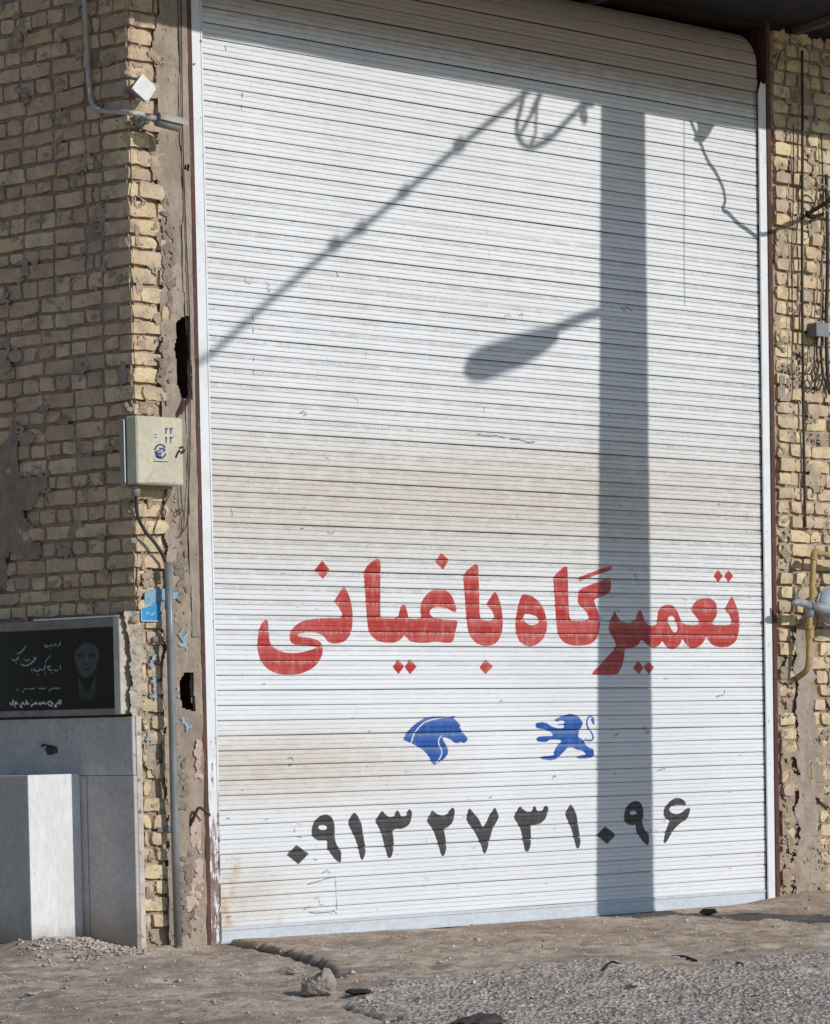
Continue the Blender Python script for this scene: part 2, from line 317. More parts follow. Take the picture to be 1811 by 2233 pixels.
black = [
 ([[(160,446),(262,513),(178,597),(85,523)]], C),
 ([[(395,200),(435,215),(460,255),(467,320),(465,400),(480,450),(518,488),(515,585),(490,578),(460,550),(430,510),(415,485),(402,470),(405,410),(340,415),(300,395),(283,365),(285,310),(305,255),(345,215)], [(340,295),(370,288),(398,295),(405,315),(390,328),(355,328),(335,312)]], C),
 ([[(620,182),(648,215),(675,270),(685,330),(697,420),(710,470),(705,520),(688,560),(672,560),(660,520),(650,470),(625,400),(600,340),(568,280),(585,225)]], C),
 ([[(838,168),(862,200),(895,222),(935,215),(945,178),(960,168),(975,185),(985,215),(1030,212),(1035,175),(1055,158),(1073,175),(1073,225),(1060,275),(1030,305),(985,322),(950,318),(920,335),(930,420),(930,480),(918,530),(900,550),(882,540),(870,490),(852,440),(830,350),(805,295),(783,262),(805,215)]], C),
 ([[(1235,163),(1265,195),(1310,210),(1350,200),(1375,160),(1395,145),(1412,160),(1410,220),(1395,270),(1365,300),(1325,325),(1340,400),(1350,470),(1335,520),(1320,537),(1305,520),(1290,460),(1265,400),(1240,325),(1205,280),(1190,255),(1215,200)]], C),
 ([[(1525,145),(1570,200),(1605,245),(1632,310),(1660,270),(1690,200),(1729,140),(1745,175),(1763,225),(1740,270),(1710,320),(1685,410),(1670,480),(1650,518),(1635,500),(1620,440),(1595,400),(1560,330),(1530,290),(1502,250),(1510,190)]], C),
 ([[(262,132),(285,160),(320,182),(355,178),(365,145),(378,132),(390,150),(395,175),(440,172),(450,140),(470,130),(487,145),(483,190),(465,240),(430,275),(390,288),(345,290),(350,380),(350,440),(330,497),(303,495),(290,430),(278,380),(265,320),(240,270),(213,232),(230,185)]], D),
 ([[(662,118),(690,155),(712,215),(722,290),(735,370),(743,420),(730,470),(712,475),(700,440),(685,380),(660,300),(640,255),(617,205),(635,160)]], D),
 ([[(935,298),(1022,365),(950,438),(870,368)]], D),
 ([[(1180,92),(1215,105),(1238,150),(1240,210),(1230,270),(1250,330),(1283,350),(1280,445),(1262,445),(1230,415),(1200,370),(1180,330),(1180,285),(1140,292),(1100,275),(1083,240),(1088,190),(1105,140),(1140,105)], [(1130,190),(1150,175),(1180,180),(1185,198),(1165,207),(1140,205)]], D),
 ([[(1510,70),(1550,85),(1572,110),(1572,132),(1540,128),(1500,128),(1460,140),(1440,165),(1455,190),(1500,205),(1540,190),(1575,160),(1600,150),(1608,170),(1585,245),(1540,265),(1490,310),(1455,360),(1420,420),(1405,432),(1395,420),(1405,360),(1430,290),(1445,255),(1410,235),(1395,205),(1400,160),(1430,115),(1470,80)]], D)]
blue = [
 ([[(95,300),(130,240),(190,180),(260,135),(340,118),(420,120),(480,118),(517,113),(500,135),(535,165),(552,190),(545,205),(580,250),(612,290),(600,315),(570,328),(555,312),(545,325),(505,325),(480,300),(445,285),(412,278),(415,300),(440,340),(458,385),(450,420),(420,455),(385,480),(355,500),(335,495),(300,430),(260,385),(205,348),(170,330),(130,312)]], E_),
 ([[(1145,170),(1200,163),(1235,172),(1270,198),(1310,210),(1345,212),(1370,206),(1368,188),(1320,187),(1320,180),(1368,176),(1375,160),(1350,150),(1305,162),(1292,145),(1330,125),(1370,112),(1415,98),(1480,110),(1500,140),(1522,170),(1505,205),(1490,230),(1480,275),(1500,290),(1530,305),(1540,340),(1570,365),(1605,375),(1607,440),(1570,445),(1530,452),(1480,450),(1475,432),(1500,425),(1545,418),(1520,390),(1470,380),(1440,362),(1400,362),(1370,395),(1345,420),(1320,450),(1265,467),(1190,452),(1185,435),(1230,430),(1290,425),(1290,395),(1310,355),(1350,315),(1340,300),(1250,300),(1235,318),(1155,315),(1152,278),(1200,270),(1290,268),(1260,235),(1230,222),(1165,215),(1145,205)]], E_),
 ([[(1590,118),(1608,130),(1609,187),(1592,172),(1580,145)]], E_)]
mk = np.zeros((NZ, NX, 4), np.float32); mk[..., 3] = 1.0
for lst, ch in ((red, 0), (black, 1), (blue, 2)):
    im = mk[..., ch]
    for loops, (ox, oy, s) in lst: fill(im, [dp(l, ox, oy, s) for l in loops])
im = mk[..., 2]
fill(im, [dp(stroke(spline([(1530,300),(1580,305),(1600,285),(1585,240),(1555,200),(1550,150),(1570,120),(1596,120)], 4), 13), *E_, smooth=False)])
fill(im, [dp(stroke(spline([(163,325),(185,260),(215,215),(260,172),(320,145),(400,130),(475,123)], 4), 9), *E_, smooth=False)], 0.0)
fill(im, [dp(stroke(spline([(408,266),(385,290),(381,330),(400,370),(405,410),(385,455),(362,492)], 4), 9), *E_, smooth=False)], 0.0)
# soften once so that edges are brushed, not cut
for ch in range(3):
    a = mk[..., ch]; a = (a+np.roll(a, 1, 0)+np.roll(a, -1, 0)+np.roll(a, 1, 1)+np.roll(a, -1, 1))/5; mk[..., ch] = a
def make_img(name, arr, sp='Non-Color'):
    im = bpy.data.images.new(name, arr.shape[1], arr.shape[0], alpha=True, float_buffer=False)
    im.colorspace_settings.name = sp
    im.pixels.foreach_set(np.ascontiguousarray(arr, np.float32).ravel()); im.update(); im.pack()
    return im
img_letters = make_img('painted lettering', mk)

# small handwriting, scratches and scuffs over the whole curtain + where dirt gathers
GR = 0.004; GX, GZ = int(4.40/GR), int(4.95/GR)
g = np.zeros((GZ, GX, 4), np.float32); g[..., 3] = 1
def sm(a, lo, hi):
    t = np.clip((a-lo)/(hi-lo), 0, 1); return t*t*(3-2*t)
zz = (np.arange(GZ)+0.5)*GR; xx = (np.arange(GX)+0.5)*GR; XX, ZZ = np.meshgrid(xx, zz)
g[..., 0] = sm(ZZ, 0.9, 1.8)*(1-0.45*sm(ZZ, 3.3, 4.1))
g[..., 0] = np.maximum(g[..., 0], 0.25)
g[..., 0] *= 0.75+0.35*sm(XX, 3.9, 4.3)
bz = np.exp(-((ZZ-2.18-0.03*XX)/0.30)**2)*(1-0.35*sm(XX, 2.4, 3.8))
bl = np.exp(-((ZZ-0.86)/0.16)**2)*(1-sm(XX, 0.5, 2.1))
bb = 0.8*np.exp(-((ZZ-0.22)/0.16)**2)*(1-sm(XX, 0.1, 0.75))
g[..., 1] = np.clip(bz+bl+bb, 0, 1)
def gblob(x, z, rx, rz, a):
    g[..., 2] = np.maximum(g[..., 2], a*np.exp(-(((XX-x)/rx)**2+((ZZ-z)/rz)**2)))
for x_, y_ in ((492, 1968), (490, 1985), (495, 2010), (500, 1940), (600, 2037), (607, 2030), (512, 1890)):
    q = at(x_, y_, 1, 0); gblob(q[0], q[2], 0.03, 0.05, 0.8)
sc = np.zeros((GZ, GX), np.float32)
def scrib(P, w=3.0, v=1.0):
    pts = [at(a, b, 1, 0.0) for a, b in P]
    fill(sc, [stroke([(p[0], p[2]) for p in pts], w/430.0)], v, res=GR, x0=0, z0=0)
for P in ([(532,608),(533,616),(545,619)], [(578,622),(582,618),(586,624),(580,628),(582,636)], [(583,636),(588,632)], [(1098,692),(1106,687),(1113,692)], [(1130,690),(1140,684),(1136,694)],
          [(1352,668),(1360,678),(1366,668),(1378,679)], [(770,868),(780,874),(776,882)], [(652,902),(660,897),(668,903),(660,908)], [(1053,888),(1055,900)], [(502,1110),(505,1121),(504,1126)], [(509,1114),(512,1116)],
          [(708,997),(716,1003)], [(549,685),(550,700)], [(549,712),(550,726)], [(551,780),(552,790)], [(551,806),(551,818)], [(1040,948),(1060,952),(1080,951),(1100,956)], [(1110,958),(1130,959),(1150,966),(1165,965)],
          [(733,592),(735,604)], [(1124,1122),(1128,1128)], [(526,202),(527,214)], [(525,228),(526,238)], [(489,98),(491,110)], [(710,1160),(722,1164),(728,1158)], [(1628,1120),(1630,1132)], [(1625,1158),(1627,1166)],
          [(1350,1100),(1354,1106)], [(1382,1252),(1388,1262)], [(1345,1330),(1352,1336)], [(626,1655),(634,1652),(638,1660)], [(628,1670),(636,1668)],
          [(668,1930),(730,1912),(733,1985)], [(672,1990),(690,1992),(728,1988),(733,1994)], [(684,1962),(692,1955),(696,1972),(704,1974)], [(660,1985),(676,1976)], [(700,1905),(712,1898),(718,1906)],
          [(1405,1585),(1412,1600),(1416,1592)], [(1340,1605),(1350,1598)], [(1432,1680),(1450,1676)], [(1578,1515),(1580,1505)], [(1560,1520),(1576,1516)], [(842,1840),(846,1844)], [(640,1808),(642,1816)]):
    scrib(P, 3.2, random.uniform(0.6, 1.0))
for k_ in range(90):      # scuffs and knocks, mostly within reach
    x_, y_ = random.uniform(470, 1640), 2000-abs(random.gauss(0, 620))
    if y_ < 150: continue
    a_ = random.uniform(-0.9, 0.9); L = random.uniform(2, 7); scrib([(x_, y_), (x_+L, y_+L*a_), (x_+L*1.6, y_+L*a_*0.3)], random.choice([1.6, 2.2, 3.0]), random.uniform(0.3, 0.9))
for k_ in range(70):      # short vertical drips under fixings
    x_, y_ = random.uniform(470, 1640), random.uniform(120, 1960); L = random.uniform(5, 16)
    scrib([(x_, y_), (x_+random.uniform(-1, 1), y_+L)], 1.6, random.uniform(0.2, 0.55))
g[..., 3] = np.clip(sc, 0, 1)
g2 = np.zeros_like(g); g2[..., 3] = 1; g2[..., 0] = g[..., 3]; g[..., 3] = 1
img_grime = make_img('curtain grime', g); img_scrib = make_img('curtain scribbles', g2)

def shutter_mat():
    k = NT('white enamelled slats'); p = k.pos()
    uv = k.n('ShaderNodeUVMap', uv_map='wall').outputs[0]; st = k.n('ShaderNodeUVMap', uv_map='slat').outputs[0]
    def im(img, x0, z0, x1, z1):
        a = k.n('ShaderNodeVectorMath', operation='SUBTRACT'); k.l(uv, a.inputs[0]); a.inputs[1].default_value = (x0, z0, 0)
        b = k.vmul(a.outputs[0], (1/(x1-x0), 1/(z1-z0), 1))
        t = k.n('ShaderNodeTexImage', image=img, extension='CLIP', interpolation='Linear'); k.l(b, t.inputs[0])
        s = k.n('ShaderNodeSeparateColor'); k.l(t.outputs[0], s.inputs[0]); return s.outputs
    L = im(img_letters, IX0, IZ0, IX0+NX*RES, IZ0+NZ*RES); G = im(img_grime, 0, 0, GX*GR, GZ*GR); S = im(img_scrib, 0, 0, GX*GR, GZ*GR)
    ss = k.n('ShaderNodeSeparateXYZ'); k.l(st, ss.inputs[0]); t = k.math('FRACT', ss.outputs[1])
    su = k.n('ShaderNodeSeparateXYZ'); k.l(uv, su.inputs[0])
    streak = k.noise(k.vmul(st, (22, 0.8, 1)), 1.0, 4, 0.65)
    vert = k.noise(k.vmul(p, (70, 70, 6)), 1.0, 3, 0.7)
    fine = k.noise(p, 170, 3, 0.7); mid = k.noise(k.vmul(p, (9, 9, 26)), 1.0, 4, 0.7); big = k.noise(p, 1.3, 3, 0.5)
    wn = k.n('ShaderNodeTexWhiteNoise', noise_dimensions='1D'); k.l(k.math('FLOOR', ss.outputs[1]), wn.inputs['W']); per = wn.outputs['Value']
    base = k.mix(k.ramp(big, 0.35, 0.65), (0.775, 0.79, 0.81), (0.715, 0.73, 0.745))
    base = k.mix(k.math('MULTIPLY', per, 0.35), base, (0.71, 0.715, 0.72))
    # beige dust, broken up
    be = k.math('MULTIPLY', G[1], k.ramp(k.math('ADD', k.math('MULTIPLY', mid, 0.45), k.math('MULTIPLY', fine, 0.75)), 0.42, 0.78))
    base = k.mix(k.math('MULTIPLY', be, 1.0, clamp=True), base, (0.49, 0.415, 0.325))
    base = k.mix(k.math('MULTIPLY', G[1], 0.45), base, (0.60, 0.52, 0.43))
    # dirt lying under each joint
    band = k.math('MULTIPLY', k.ramp(t, 0.50, 0.74), k.math('SUBTRACT', 1.0, k.math('MULTIPLY', k.ramp(t, 0.90, 0.99), 0.5)))
    sp = k.ramp(k.math('ADD', k.math('MULTIPLY', fine, 0.85), k.math('MULTIPLY', mid, 0.35)), 0.52, 0.68)
    dj = k.math('MULTIPLY', k.math('MULTIPLY', band, sp), G[0], clamp=True)
    base = k.mix(k.math('MULTIPLY', dj, 0.85), base, (0.40, 0.36, 0.30))
    gr = k.math('ADD', k.ramp(k.math('ABSOLUTE', k.math('SUBTRACT', t, 0.335)), 0.032, 0.012), k.ramp(k.math('ABSOLUTE', k.math('SUBTRACT', t, 0.655)), 0.032, 0.012), clamp=True)
    base = k.mix(k.math('MULTIPLY', gr, k.math('MULTIPLY', k.math('ADD', 0.35, G[0]), k.ramp(mid, 0.25, 0.6)), clamp=True), base, (0.42, 0.40, 0.37))
    # fine soiling everywhere
    base = k.mix(k.math('MULTIPLY', k.ramp(vert, 0.60, 0.80), 0.22), base, (0.45, 0.41, 0.35))
    # rolled part never washed by rain
    up = k.math('MULTIPLY', k.ramp(k.math('ADD', su.outputs[1], k.math('MULTIPLY', mid, 0.12)), 4.48, 4.68), k.math('ADD', 0.80, k.math('MULTIPLY', mid, 0.45)), clamp=True)
    base = k.mix(up, base, (0.43, 0.355, 0.295))
    base = k.mix(k.math('MULTIPLY', G[2], k.ramp(mid, 0.35, 0.6)), base, (0.50, 0.32, 0.17))
    # lettering: paint worn thin in brush strokes, thinner just under each joint
    wear = k.math('ADD', k.math('MULTIPLY', k.ramp(t, 0.55, 0.8), 0.24), k.math('MULTIPLY', k.ramp(streak, 0.45, 0.75), 0.55))
    wear = k.math('MULTIPLY', wear, k.ramp(k.math('ADD', vert, k.math('MULTIPLY', mid, 0.4)), 0.45, 0.85), clamp=True)
    drk = k.ramp(k.noise(k.vmul(st, (1.1, 1.0, 1)), 1.0, 3, 0.6), 0.35, 0.7)
    rd = k.mix(drk, (0.40, 0.030, 0.026), (0.48, 0.085, 0.075)); rd = k.mix(k.math('MULTIPLY', wear, 0.75), rd, (0.72, 0.40, 0.35))
    bk = k.mix(wear, (0.055, 0.052, 0.055), (0.15, 0.145, 0.145))
    jl = k.ramp(t, 0.955, 0.985)
    bk = k.mix(k.math('MULTIPLY', jl, 0.55), bk, (0.55, 0.54, 0.53))
    gap = k.math('MULTIPLY', k.ramp(k.math('ABSOLUTE', k.math('SUBTRACT', t, 0.915)), 0.05, 0.02), k.ramp(vert, 0.42, 0.6))
    rd = k.mix(k.math('MULTIPLY', gap, 0.7), rd, (0.70, 0.50, 0.48))
    bu = k.mix(k.ramp(t, 0.35, 0.9), (0.018, 0.085, 0.34), (0.075, 0.15, 0.38)); bu = k.mix(k.math('MULTIPLY', wear, 0.5), bu, (0.32, 0.40, 0.58))
    chip = k.math('SUBTRACT', 1.0, k.math('MULTIPLY', k.ramp(fine, 0.70, 0.76), 0.5))
    c = k.mix(k.math('MULTIPLY', L[0], chip), base, rd); c = k.mix(L[1], c, bk); c = k.mix(k.math('MULTIPLY', L[2], chip), c, bu)
    c = k.mix(k.math('MULTIPLY', S[0], 0.9), c, (0.10, 0.09, 0.09))
    k.bump(k.math('ADD', mid, k.math('MULTIPLY', fine, 0.3)), 0.12, 0.002)
    return k.fin(c, 0.52, 0, 0.35)
M['slat'] = shutter_mat()
def rail_mat():
    k = NT('chipped white paint'); p = k.pos()
    s = k.n('ShaderNodeSeparateXYZ'); k.l(p, s.inputs[0])
    a = k.noise(k.vmul(p, (60, 60, 14)), 1.0, 5, 0.7); lo = k.math('SUBTRACT', 1.0, k.ramp(s.outputs[2], 0.1, 1.3))
    lx = k.math('SUBTRACT', 1.0, k.ramp(s.outputs[0], 0.5, 1.5))
    w = k.ramp(k.math('ADD', a, k.math('MULTIPLY', k.math('MULTIPLY', lo, lx), 0.24)), 0.64, 0.70)
    c = k.mix(w, (0.74, 0.755, 0.77), (0.20, 0.14, 0.115))
    c = k.mix(k.math('MULTIPLY', k.ramp(k.noise(p, 8, 3, 0.6), 0.45, 0.7), 0.25), c, (0.5, 0.46, 0.4))
    k.bump(a, 0.2, 0.002)
    return k.fin(c, 0.5, 0, 0.35)
M['rail'] = rail_mat()

def ground_mat():
    k = NT('dusty street'); p = k.pos()
    at_ = k.n('ShaderNodeAttribute', attribute_name='cover').outputs['Fac']
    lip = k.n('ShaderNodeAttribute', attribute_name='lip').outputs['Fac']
    a = k.noise(p, 1.9, 6, 0.72); b = k.noise(k.vmul(p, (2.4, 5, 3)), 2.2, 6, 0.75); c_ = k.noise(p, 45, 4, 0.75); d = k.noise(p, 140, 2, 0.6)
    dirt = k.mix(k.ramp(a, 0.38, 0.62), (0.58, 0.465, 0.36), (0.46, 0.36, 0.27))
    dirt = k.mix(k.math('MULTIPLY', k.ramp(b, 0.47, 0.62), 0.75), dirt, (0.36, 0.28, 0.215))
    du = k.n('ShaderNodeVectorMath', operation='DOT_PRODUCT'); k.l(p, du.inputs[0]); du.inputs[1].default_value = (0.69, -0.72, 0)
    dv = k.n('ShaderNodeVectorMath', operation='DOT_PRODUCT'); k.l(p, dv.inputs[0]); dv.inputs[1].default_value = (0.72, 0.69, 0)
    cb = k.n('ShaderNodeCombineXYZ'); k.l(k.math('MULTIPLY', du.outputs['Value'], 2.2), cb.inputs[0]); k.l(k.math('MULTIPLY', dv.outputs['Value'], 4.2), cb.inputs[1])
    sk = k.noise(cb.outputs[0], 1.0, 7, 0.78)
    dirt = k.mix(k.math('MULTIPLY', k.ramp(sk, 0.49, 0.58), 0.75), dirt, (0.30, 0.22, 0.155))
    dirt = k.mix(k.math('MULTIPLY', k.ramp(sk, 0.47, 0.39), 0.45), dirt, (0.62, 0.54, 0.455))
    dirt = k.mix(k.math('MULTIPLY', k.ramp(c_, 0.54, 0.66), 0.6), dirt, (0.58, 0.52, 0.46))
    dirt = k.mix(k.math('MULTIPLY', k.ramp(d, 0.60, 0.70), 0.5), dirt, (0.13, 0.10, 0.085))
    dirt = k.mix(k.math('MULTIPLY', k.ramp(k.noise(p, 0.8, 5, 0.7), 0.50, 0.60), 0.45), dirt, (0.27, 0.20, 0.15))
    v = k.n('ShaderNodeTexVoronoi'); k.l(p, v.inputs['Vector']); v.inputs['Scale'].default_value = 42
    vv = v.outputs['Distance']
    tar = k.mix(k.ramp(vv, 0.15, 0.55), (0.60, 0.525, 0.455), (0.36, 0.30, 0.25))
    tar = k.mix(k.math('MULTIPLY', k.ramp(a, 0.42, 0.66), 0.55), tar, (0.62, 0.53, 0.44))
    c = k.mix(at_, dirt, tar); c = k.mix(lip, c, (0.085, 0.065, 0.052))  # dark lip: shade of the step's edge painted in, along with crack dirt
    h = k.math('ADD', k.math('MULTIPLY', c_, 0.5), k.math('MULTIPLY', d, 0.3))
    h = k.math('ADD', h, k.math('MULTIPLY', k.math('MULTIPLY', vv, at_), -1.1)); h = k.math('ADD', h, k.math('MULTIPLY', b, 0.8))
    k.bump(h, 1.0, 0.014)
    return k.fin(c, 0.95, 0, 0.15)
M['ground'] = ground_mat()

# ------------------------------------------------------------------ the ground: one sheet, fine where it is seen
def fbm(X, Y, s, octs=4, seed=0, gain=0.5):
    r = np.random.default_rng(seed); out = np.zeros_like(X); amp = 1.0; f = s
    for o in range(octs):
        n = 64; G_ = r.random((n, n)); u = X*f; v = Y*f
        i = np.floor(u).astype(int); j = np.floor(v).astype(int); fu = u-i; fv = v-j; fu = fu*fu*(3-2*fu); fv = fv*fv*(3-2*fv)
        a = G_[i % n, j % n]; b = G_[(i+1) % n, j % n]; c = G_[i % n, (j+1) % n]; d = G_[(i+1) % n, (j+1) % n]
        out += amp*((a*(1-fu)+b*fu)*(1-fv)+(c*(1-fu)+d*fu)*fv-0.5); amp *= gain; f *= 2.03
    return out
def axis(lo, hi, st, far):
    core = np.arange(lo, hi+1e-6, st); e = []
    x, s = hi, st
    while x < far: s *= 1.35; x += s; e.append(x)
    b = []; x, s = lo, st
    while x > -far: s *= 1.35; x -= s; b.append(x)
    return np.array(b[::-1]+list(core)+e)
gx = axis(-5.2, 5.6, 0.0165, 300.0); gy = axis(-7.2, 0.5, 0.0165, 300.0)
GXX, GYY = np.meshgrid(gx, gy)
CR = [atg(a, b)[:2] for a, b in ((432,2052),(500,2058),(560,2066),(620,2082),(662,2098),(700,2110),(742,2128),(765,2143))]
CR2 = [atg(a, b)[:2] for a, b in ((742,2190),(775,2205),(800,2218),(860,2240))]
PATCH = [atg(a, b)[:2] for a, b in ((792,2166),(900,2148),(1060,2136),(1180,2118),(1290,2103),(1380,2110),(1480,2122),(1560,2112),(1700,2098),(1830,2080),(1900,2300),(1100,2300),(860,2240),(810,2200))]
def sdist(P):
    best = np.full(GXX.shape, 1e9); sg = np.ones(GXX.shape); tt = np.zeros(GXX.shape)
    for i in range(len(P)-1):
        a, b = P[i], P[i+1]; e = b-a; L2 = e@e
        t = np.clip(((GXX-a[0])*e[0]+(GYY-a[1])*e[1])/L2, 0, 1)
        dx = GXX-a[0]-t*e[0]; dy = GYY-a[1]-t*e[1]; d = np.hypot(dx, dy)
        m = d < best; best = np.where(m, d, best); sg = np.where(m, np.sign(e[0]*dy-e[1]*dx), sg); tt = np.where(m, (i+t)/(len(P)-1), tt)
    return best*sg, tt
def inside(P):
    r = np.zeros(GXX.shape, bool)
    for i in range(len(P)):
        a, b = P[i], P[(i+1) % len(P)]
        if a[1] == b[1]: continue
        c = ((a[1] > GYY) != (b[1] > GYY)) & (GXX < (b[0]-a[0])*(GYY-a[1])/(b[1]-a[1])+a[0]); r ^= c
    return r
near = np.clip(1-np.maximum(np.abs(GXX)-7, np.abs(GYY+3)-6)/6, 0, 1)
gz = gbase(GXX, GYY)
rough = fbm(GXX, GYY, 1.3, 4, 3)*0.022+fbm(GXX, GYY, 8.0, 4, 5, 0.62)*0.017+fbm(GXX*0.8-GYY*0.6, (GXX*0.6+GYY*0.8)*4.0, 1.9, 5, 8, 0.66)*0.020
edge = np.clip(-GYY/0.35, 0.15, 1)*np.clip((GXX+0.6)/0.3+np.clip(-GYY, 0, 1), 0.2, 1)
gz = gz+rough*near*np.where((GXX > -0.1) & (GXX < 4.4), edge, 1.0)
wig = fbm(GXX, GYY, 7.0, 3, 21)*0.05
sd_, tt = sdist(CR)
side = sd_+wig*0.18
win = ((tt > 0.001) & (tt < 0.999) | (np.abs(sd_) < 0.05))
fade = np.clip((1-tt)*5, 0, 1)
# crack runs towards the camera; the door apron (its right-hand side) stands proud
st_ = sm(side, -0.024, 0.024)
step = 0.022*st_*np.exp(-np.maximum(side, 0)/0.9)*fade*(np.abs(sd_) < 4)*np.clip((tt > 0)*1.0, 0, 1)
step = step*(GYY < 0.02)
gz = gz+step
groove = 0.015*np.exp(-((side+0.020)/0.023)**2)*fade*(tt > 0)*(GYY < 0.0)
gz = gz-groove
pin = inside(PATCH)
pd, _ = sdist(PATCH+[PATCH[0]])
pw = np.where(pin, 1, -1)*np.abs(pd)+fbm(GXX, GYY, 4.0, 4, 31)*0.22
pm = np.clip(pw/0.05+0.5, 0, 1)
agg = np.abs(fbm(GXX, GYY, 22.0, 3, 41, 0.7))
gz = gz+pm*0.010+pm*agg*0.010
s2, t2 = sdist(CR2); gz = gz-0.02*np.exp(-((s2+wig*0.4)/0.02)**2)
def mound(cx, cy, rx, ry, h):
    global gz
    gz = gz+h*np.exp(-((GXX-cx)/rx)**2-((GYY-cy)/ry)**2)
m1 = at(190, 2050, 0, -0.62)
mound(-0.80, 0.35, 0.28, 0.42, 0.085)
mound(-0.33, -0.08, 0.25, 0.12, 0.02)
mound(4.75, -0.05, 0.5, 0.22, 0.055); mound(4.35, -0.18, 0.3, 0.10, 0.018)
mound(3.45, -0.10, 0.30, 0.05, 0.012)
hh = atg(1050, 2232); mound(hh[0], hh[1], 0.10, 0.10, 0.02)
nx_, ny_ = len(gx), len(gy)
V = np.stack([GXX, GYY, gz], -1).reshape(-1, 3).astype(np.float32)
I = (np.arange(ny_-1)[:, None]*nx_+np.arange(nx_-1)[None]).reshape(-1)
Q = np.stack([I, I+1, I+1+nx_, I+nx_], 1).astype(np.int32)
me = bpy.data.meshes.new('ground'); me.vertices.add(len(V)); me.vertices.foreach_set('co', V.ravel())
me.loops.add(Q.size); me.loops.foreach_set('vertex_index', Q.ravel()); me.polygons.add(len(Q))
me.polygons.foreach_set('loop_start', np.arange(0, Q.size, 4, dtype=np.int32)); me.polygons.foreach_set('loop_total', np.full(len(Q), 4, np.int32)); me.update(calc_edges=True)
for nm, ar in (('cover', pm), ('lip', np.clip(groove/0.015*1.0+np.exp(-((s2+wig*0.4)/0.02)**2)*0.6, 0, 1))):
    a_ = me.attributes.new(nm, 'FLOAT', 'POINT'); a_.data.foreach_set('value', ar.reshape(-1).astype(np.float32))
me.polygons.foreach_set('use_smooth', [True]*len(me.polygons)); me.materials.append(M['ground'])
go = bpy.data.objects.new('ground', me); COL.objects.link(go)
tagp(go, 'dusty grey brown street surface in front of the shutter', None, None, 'structure')
def gh(x, y):
    i = np.searchsorted(gx, x); j = np.searchsorted(gy, y); return float(gz[min(j, ny_-1), min(i, nx_-1)])
def onground(px, py):
    p = atg(px, py)
    for _ in range(4):
        z = gh(p[0], p[1]); p = at(px, py, 2, z)
    return p

# ------------------------------------------------------------------ brick walls
XC = lambda z: -0.553+0.0098*z                 # the street corner of the brickwork leans a little
YF = -0.03                                     # front face of the masonry beside the shutter
def shear(p): return (p[0], p[1], p[2])
def brick(parent, fr, u0, u1, z0, z1, mat, proud=0.0, dep=0.09, nu=None, chip=0.3):
    """fr(u, out, z) -> point; a hand-made brick with worn, uneven arrises"""
    w, h = u1-u0, z1-z0; nu = nu or (5 if w > 0.15 else 3); nz = 2
    sl = random.uniform(-0.0035, 0.0035); tilt = random.uniform(-0.006, 0.006)
    z0 += random.uniform(-0.003, 0.003); z1 += random.uniform(-0.003, 0.002); h = z1-z0; V = []; gi = {}
    cut = [random.random() < chip for _ in range(4)]
    for j in range(nz+1):
        for i in range(nu+1):
            fu, fz = i/nu, j/nz
            eu = (i in (0, nu)); ez = (j in (0, nz))
            du = random.uniform(-0.0035, 0.0035); dz = random.uniform(-0.0028, 0.0028); out = proud+random.uniform(-0.002, 0.0025)
            if eu or ez: out -= random.uniform(0.001, 0.004)
            if eu and ez:
                out -= 0.002; k_ = (0 if i == 0 else 1)+(0 if j == 0 else 2)
                q = random.uniform(0.006, 0.012) if cut[k_] else 0.002
                du += q*(1 if i == 0 else -1); dz += q*0.5*(1 if j == 0 else -1)
            gi[i, j] = len(V); V.append(fr(u0+fu*w+du, out+tilt*(fu-0.5), z0+fz*h+dz+sl*(fu-0.5)*2))
    Fc = [(gi[i, j], gi[i+1, j], gi[i+1, j+1], gi[i, j+1]) for j in range(nz) for i in range(nu)]
    rim = [(i, 0) for i in range(nu+1)]+[(nu, j) for j in range(1, nz+1)]+[(i, nz) for i in range(nu-1, -1, -1)]+[(0, j) for j in range(nz-1, 0, -1)]
    b = len(V)
    for i, j in rim: V.append(fr(u0+i/nu*w, -dep, z0+j/nz*h))
    n = len(rim)
    for k_ in range(n): Fc.append((gi[rim[k_]], b+k_, b+(k_+1) % n, gi[rim[(k_+1) % n]]))
    o = mobj('brick', V, Fc, mat, parent); return o
def rough_sheet(name, fr, u0, u1, z0, z1, st, amp, mat, parent, out=0.0, keep=None, seed=0, smooth=True, fs=12.0):
    us = np.linspace(u0, u1, max(2, int((u1-u0)/st)+1)); zs = np.linspace(z0, z1, max(2, int((z1-z0)/st)+1))
    U, Z = np.meshgrid(us, zs); n = fbm(U+7, Z+3, fs, 4, seed, 0.6)*amp
    V = [fr(U[j, i], out+n[j, i], Z[j, i]) for j in range(len(zs)) for i in range(len(us))]
    m = len(us); Fc = []
    for j in range(len(zs)-1):
        for i in range(m-1):
            if keep is None or keep((us[i]+us[i+1])/2, (zs[j]+zs[j+1])/2): Fc.append((j*m+i, j*m+i+1, (j+1)*m+i+1, (j+1)*m+i))
    return mobj(name, V, Fc, mat, parent, smooth)

TOP = 5.0
# --- courses read off the photograph along the corner
rows = [22,58,95,131,170,211,249,283,322,360,393,433,474,511,542,580,621,660,697,728,764,799,837,875,909,947,983,1021,1055,1095,1133,1170,1207,1243,1276,1307,1340]
zr = [at(270+r*0.012, r, 1, YF)[2] for r in rows]
zr = [zr[0]+0.084*2, zr[0]+0.084]+zr
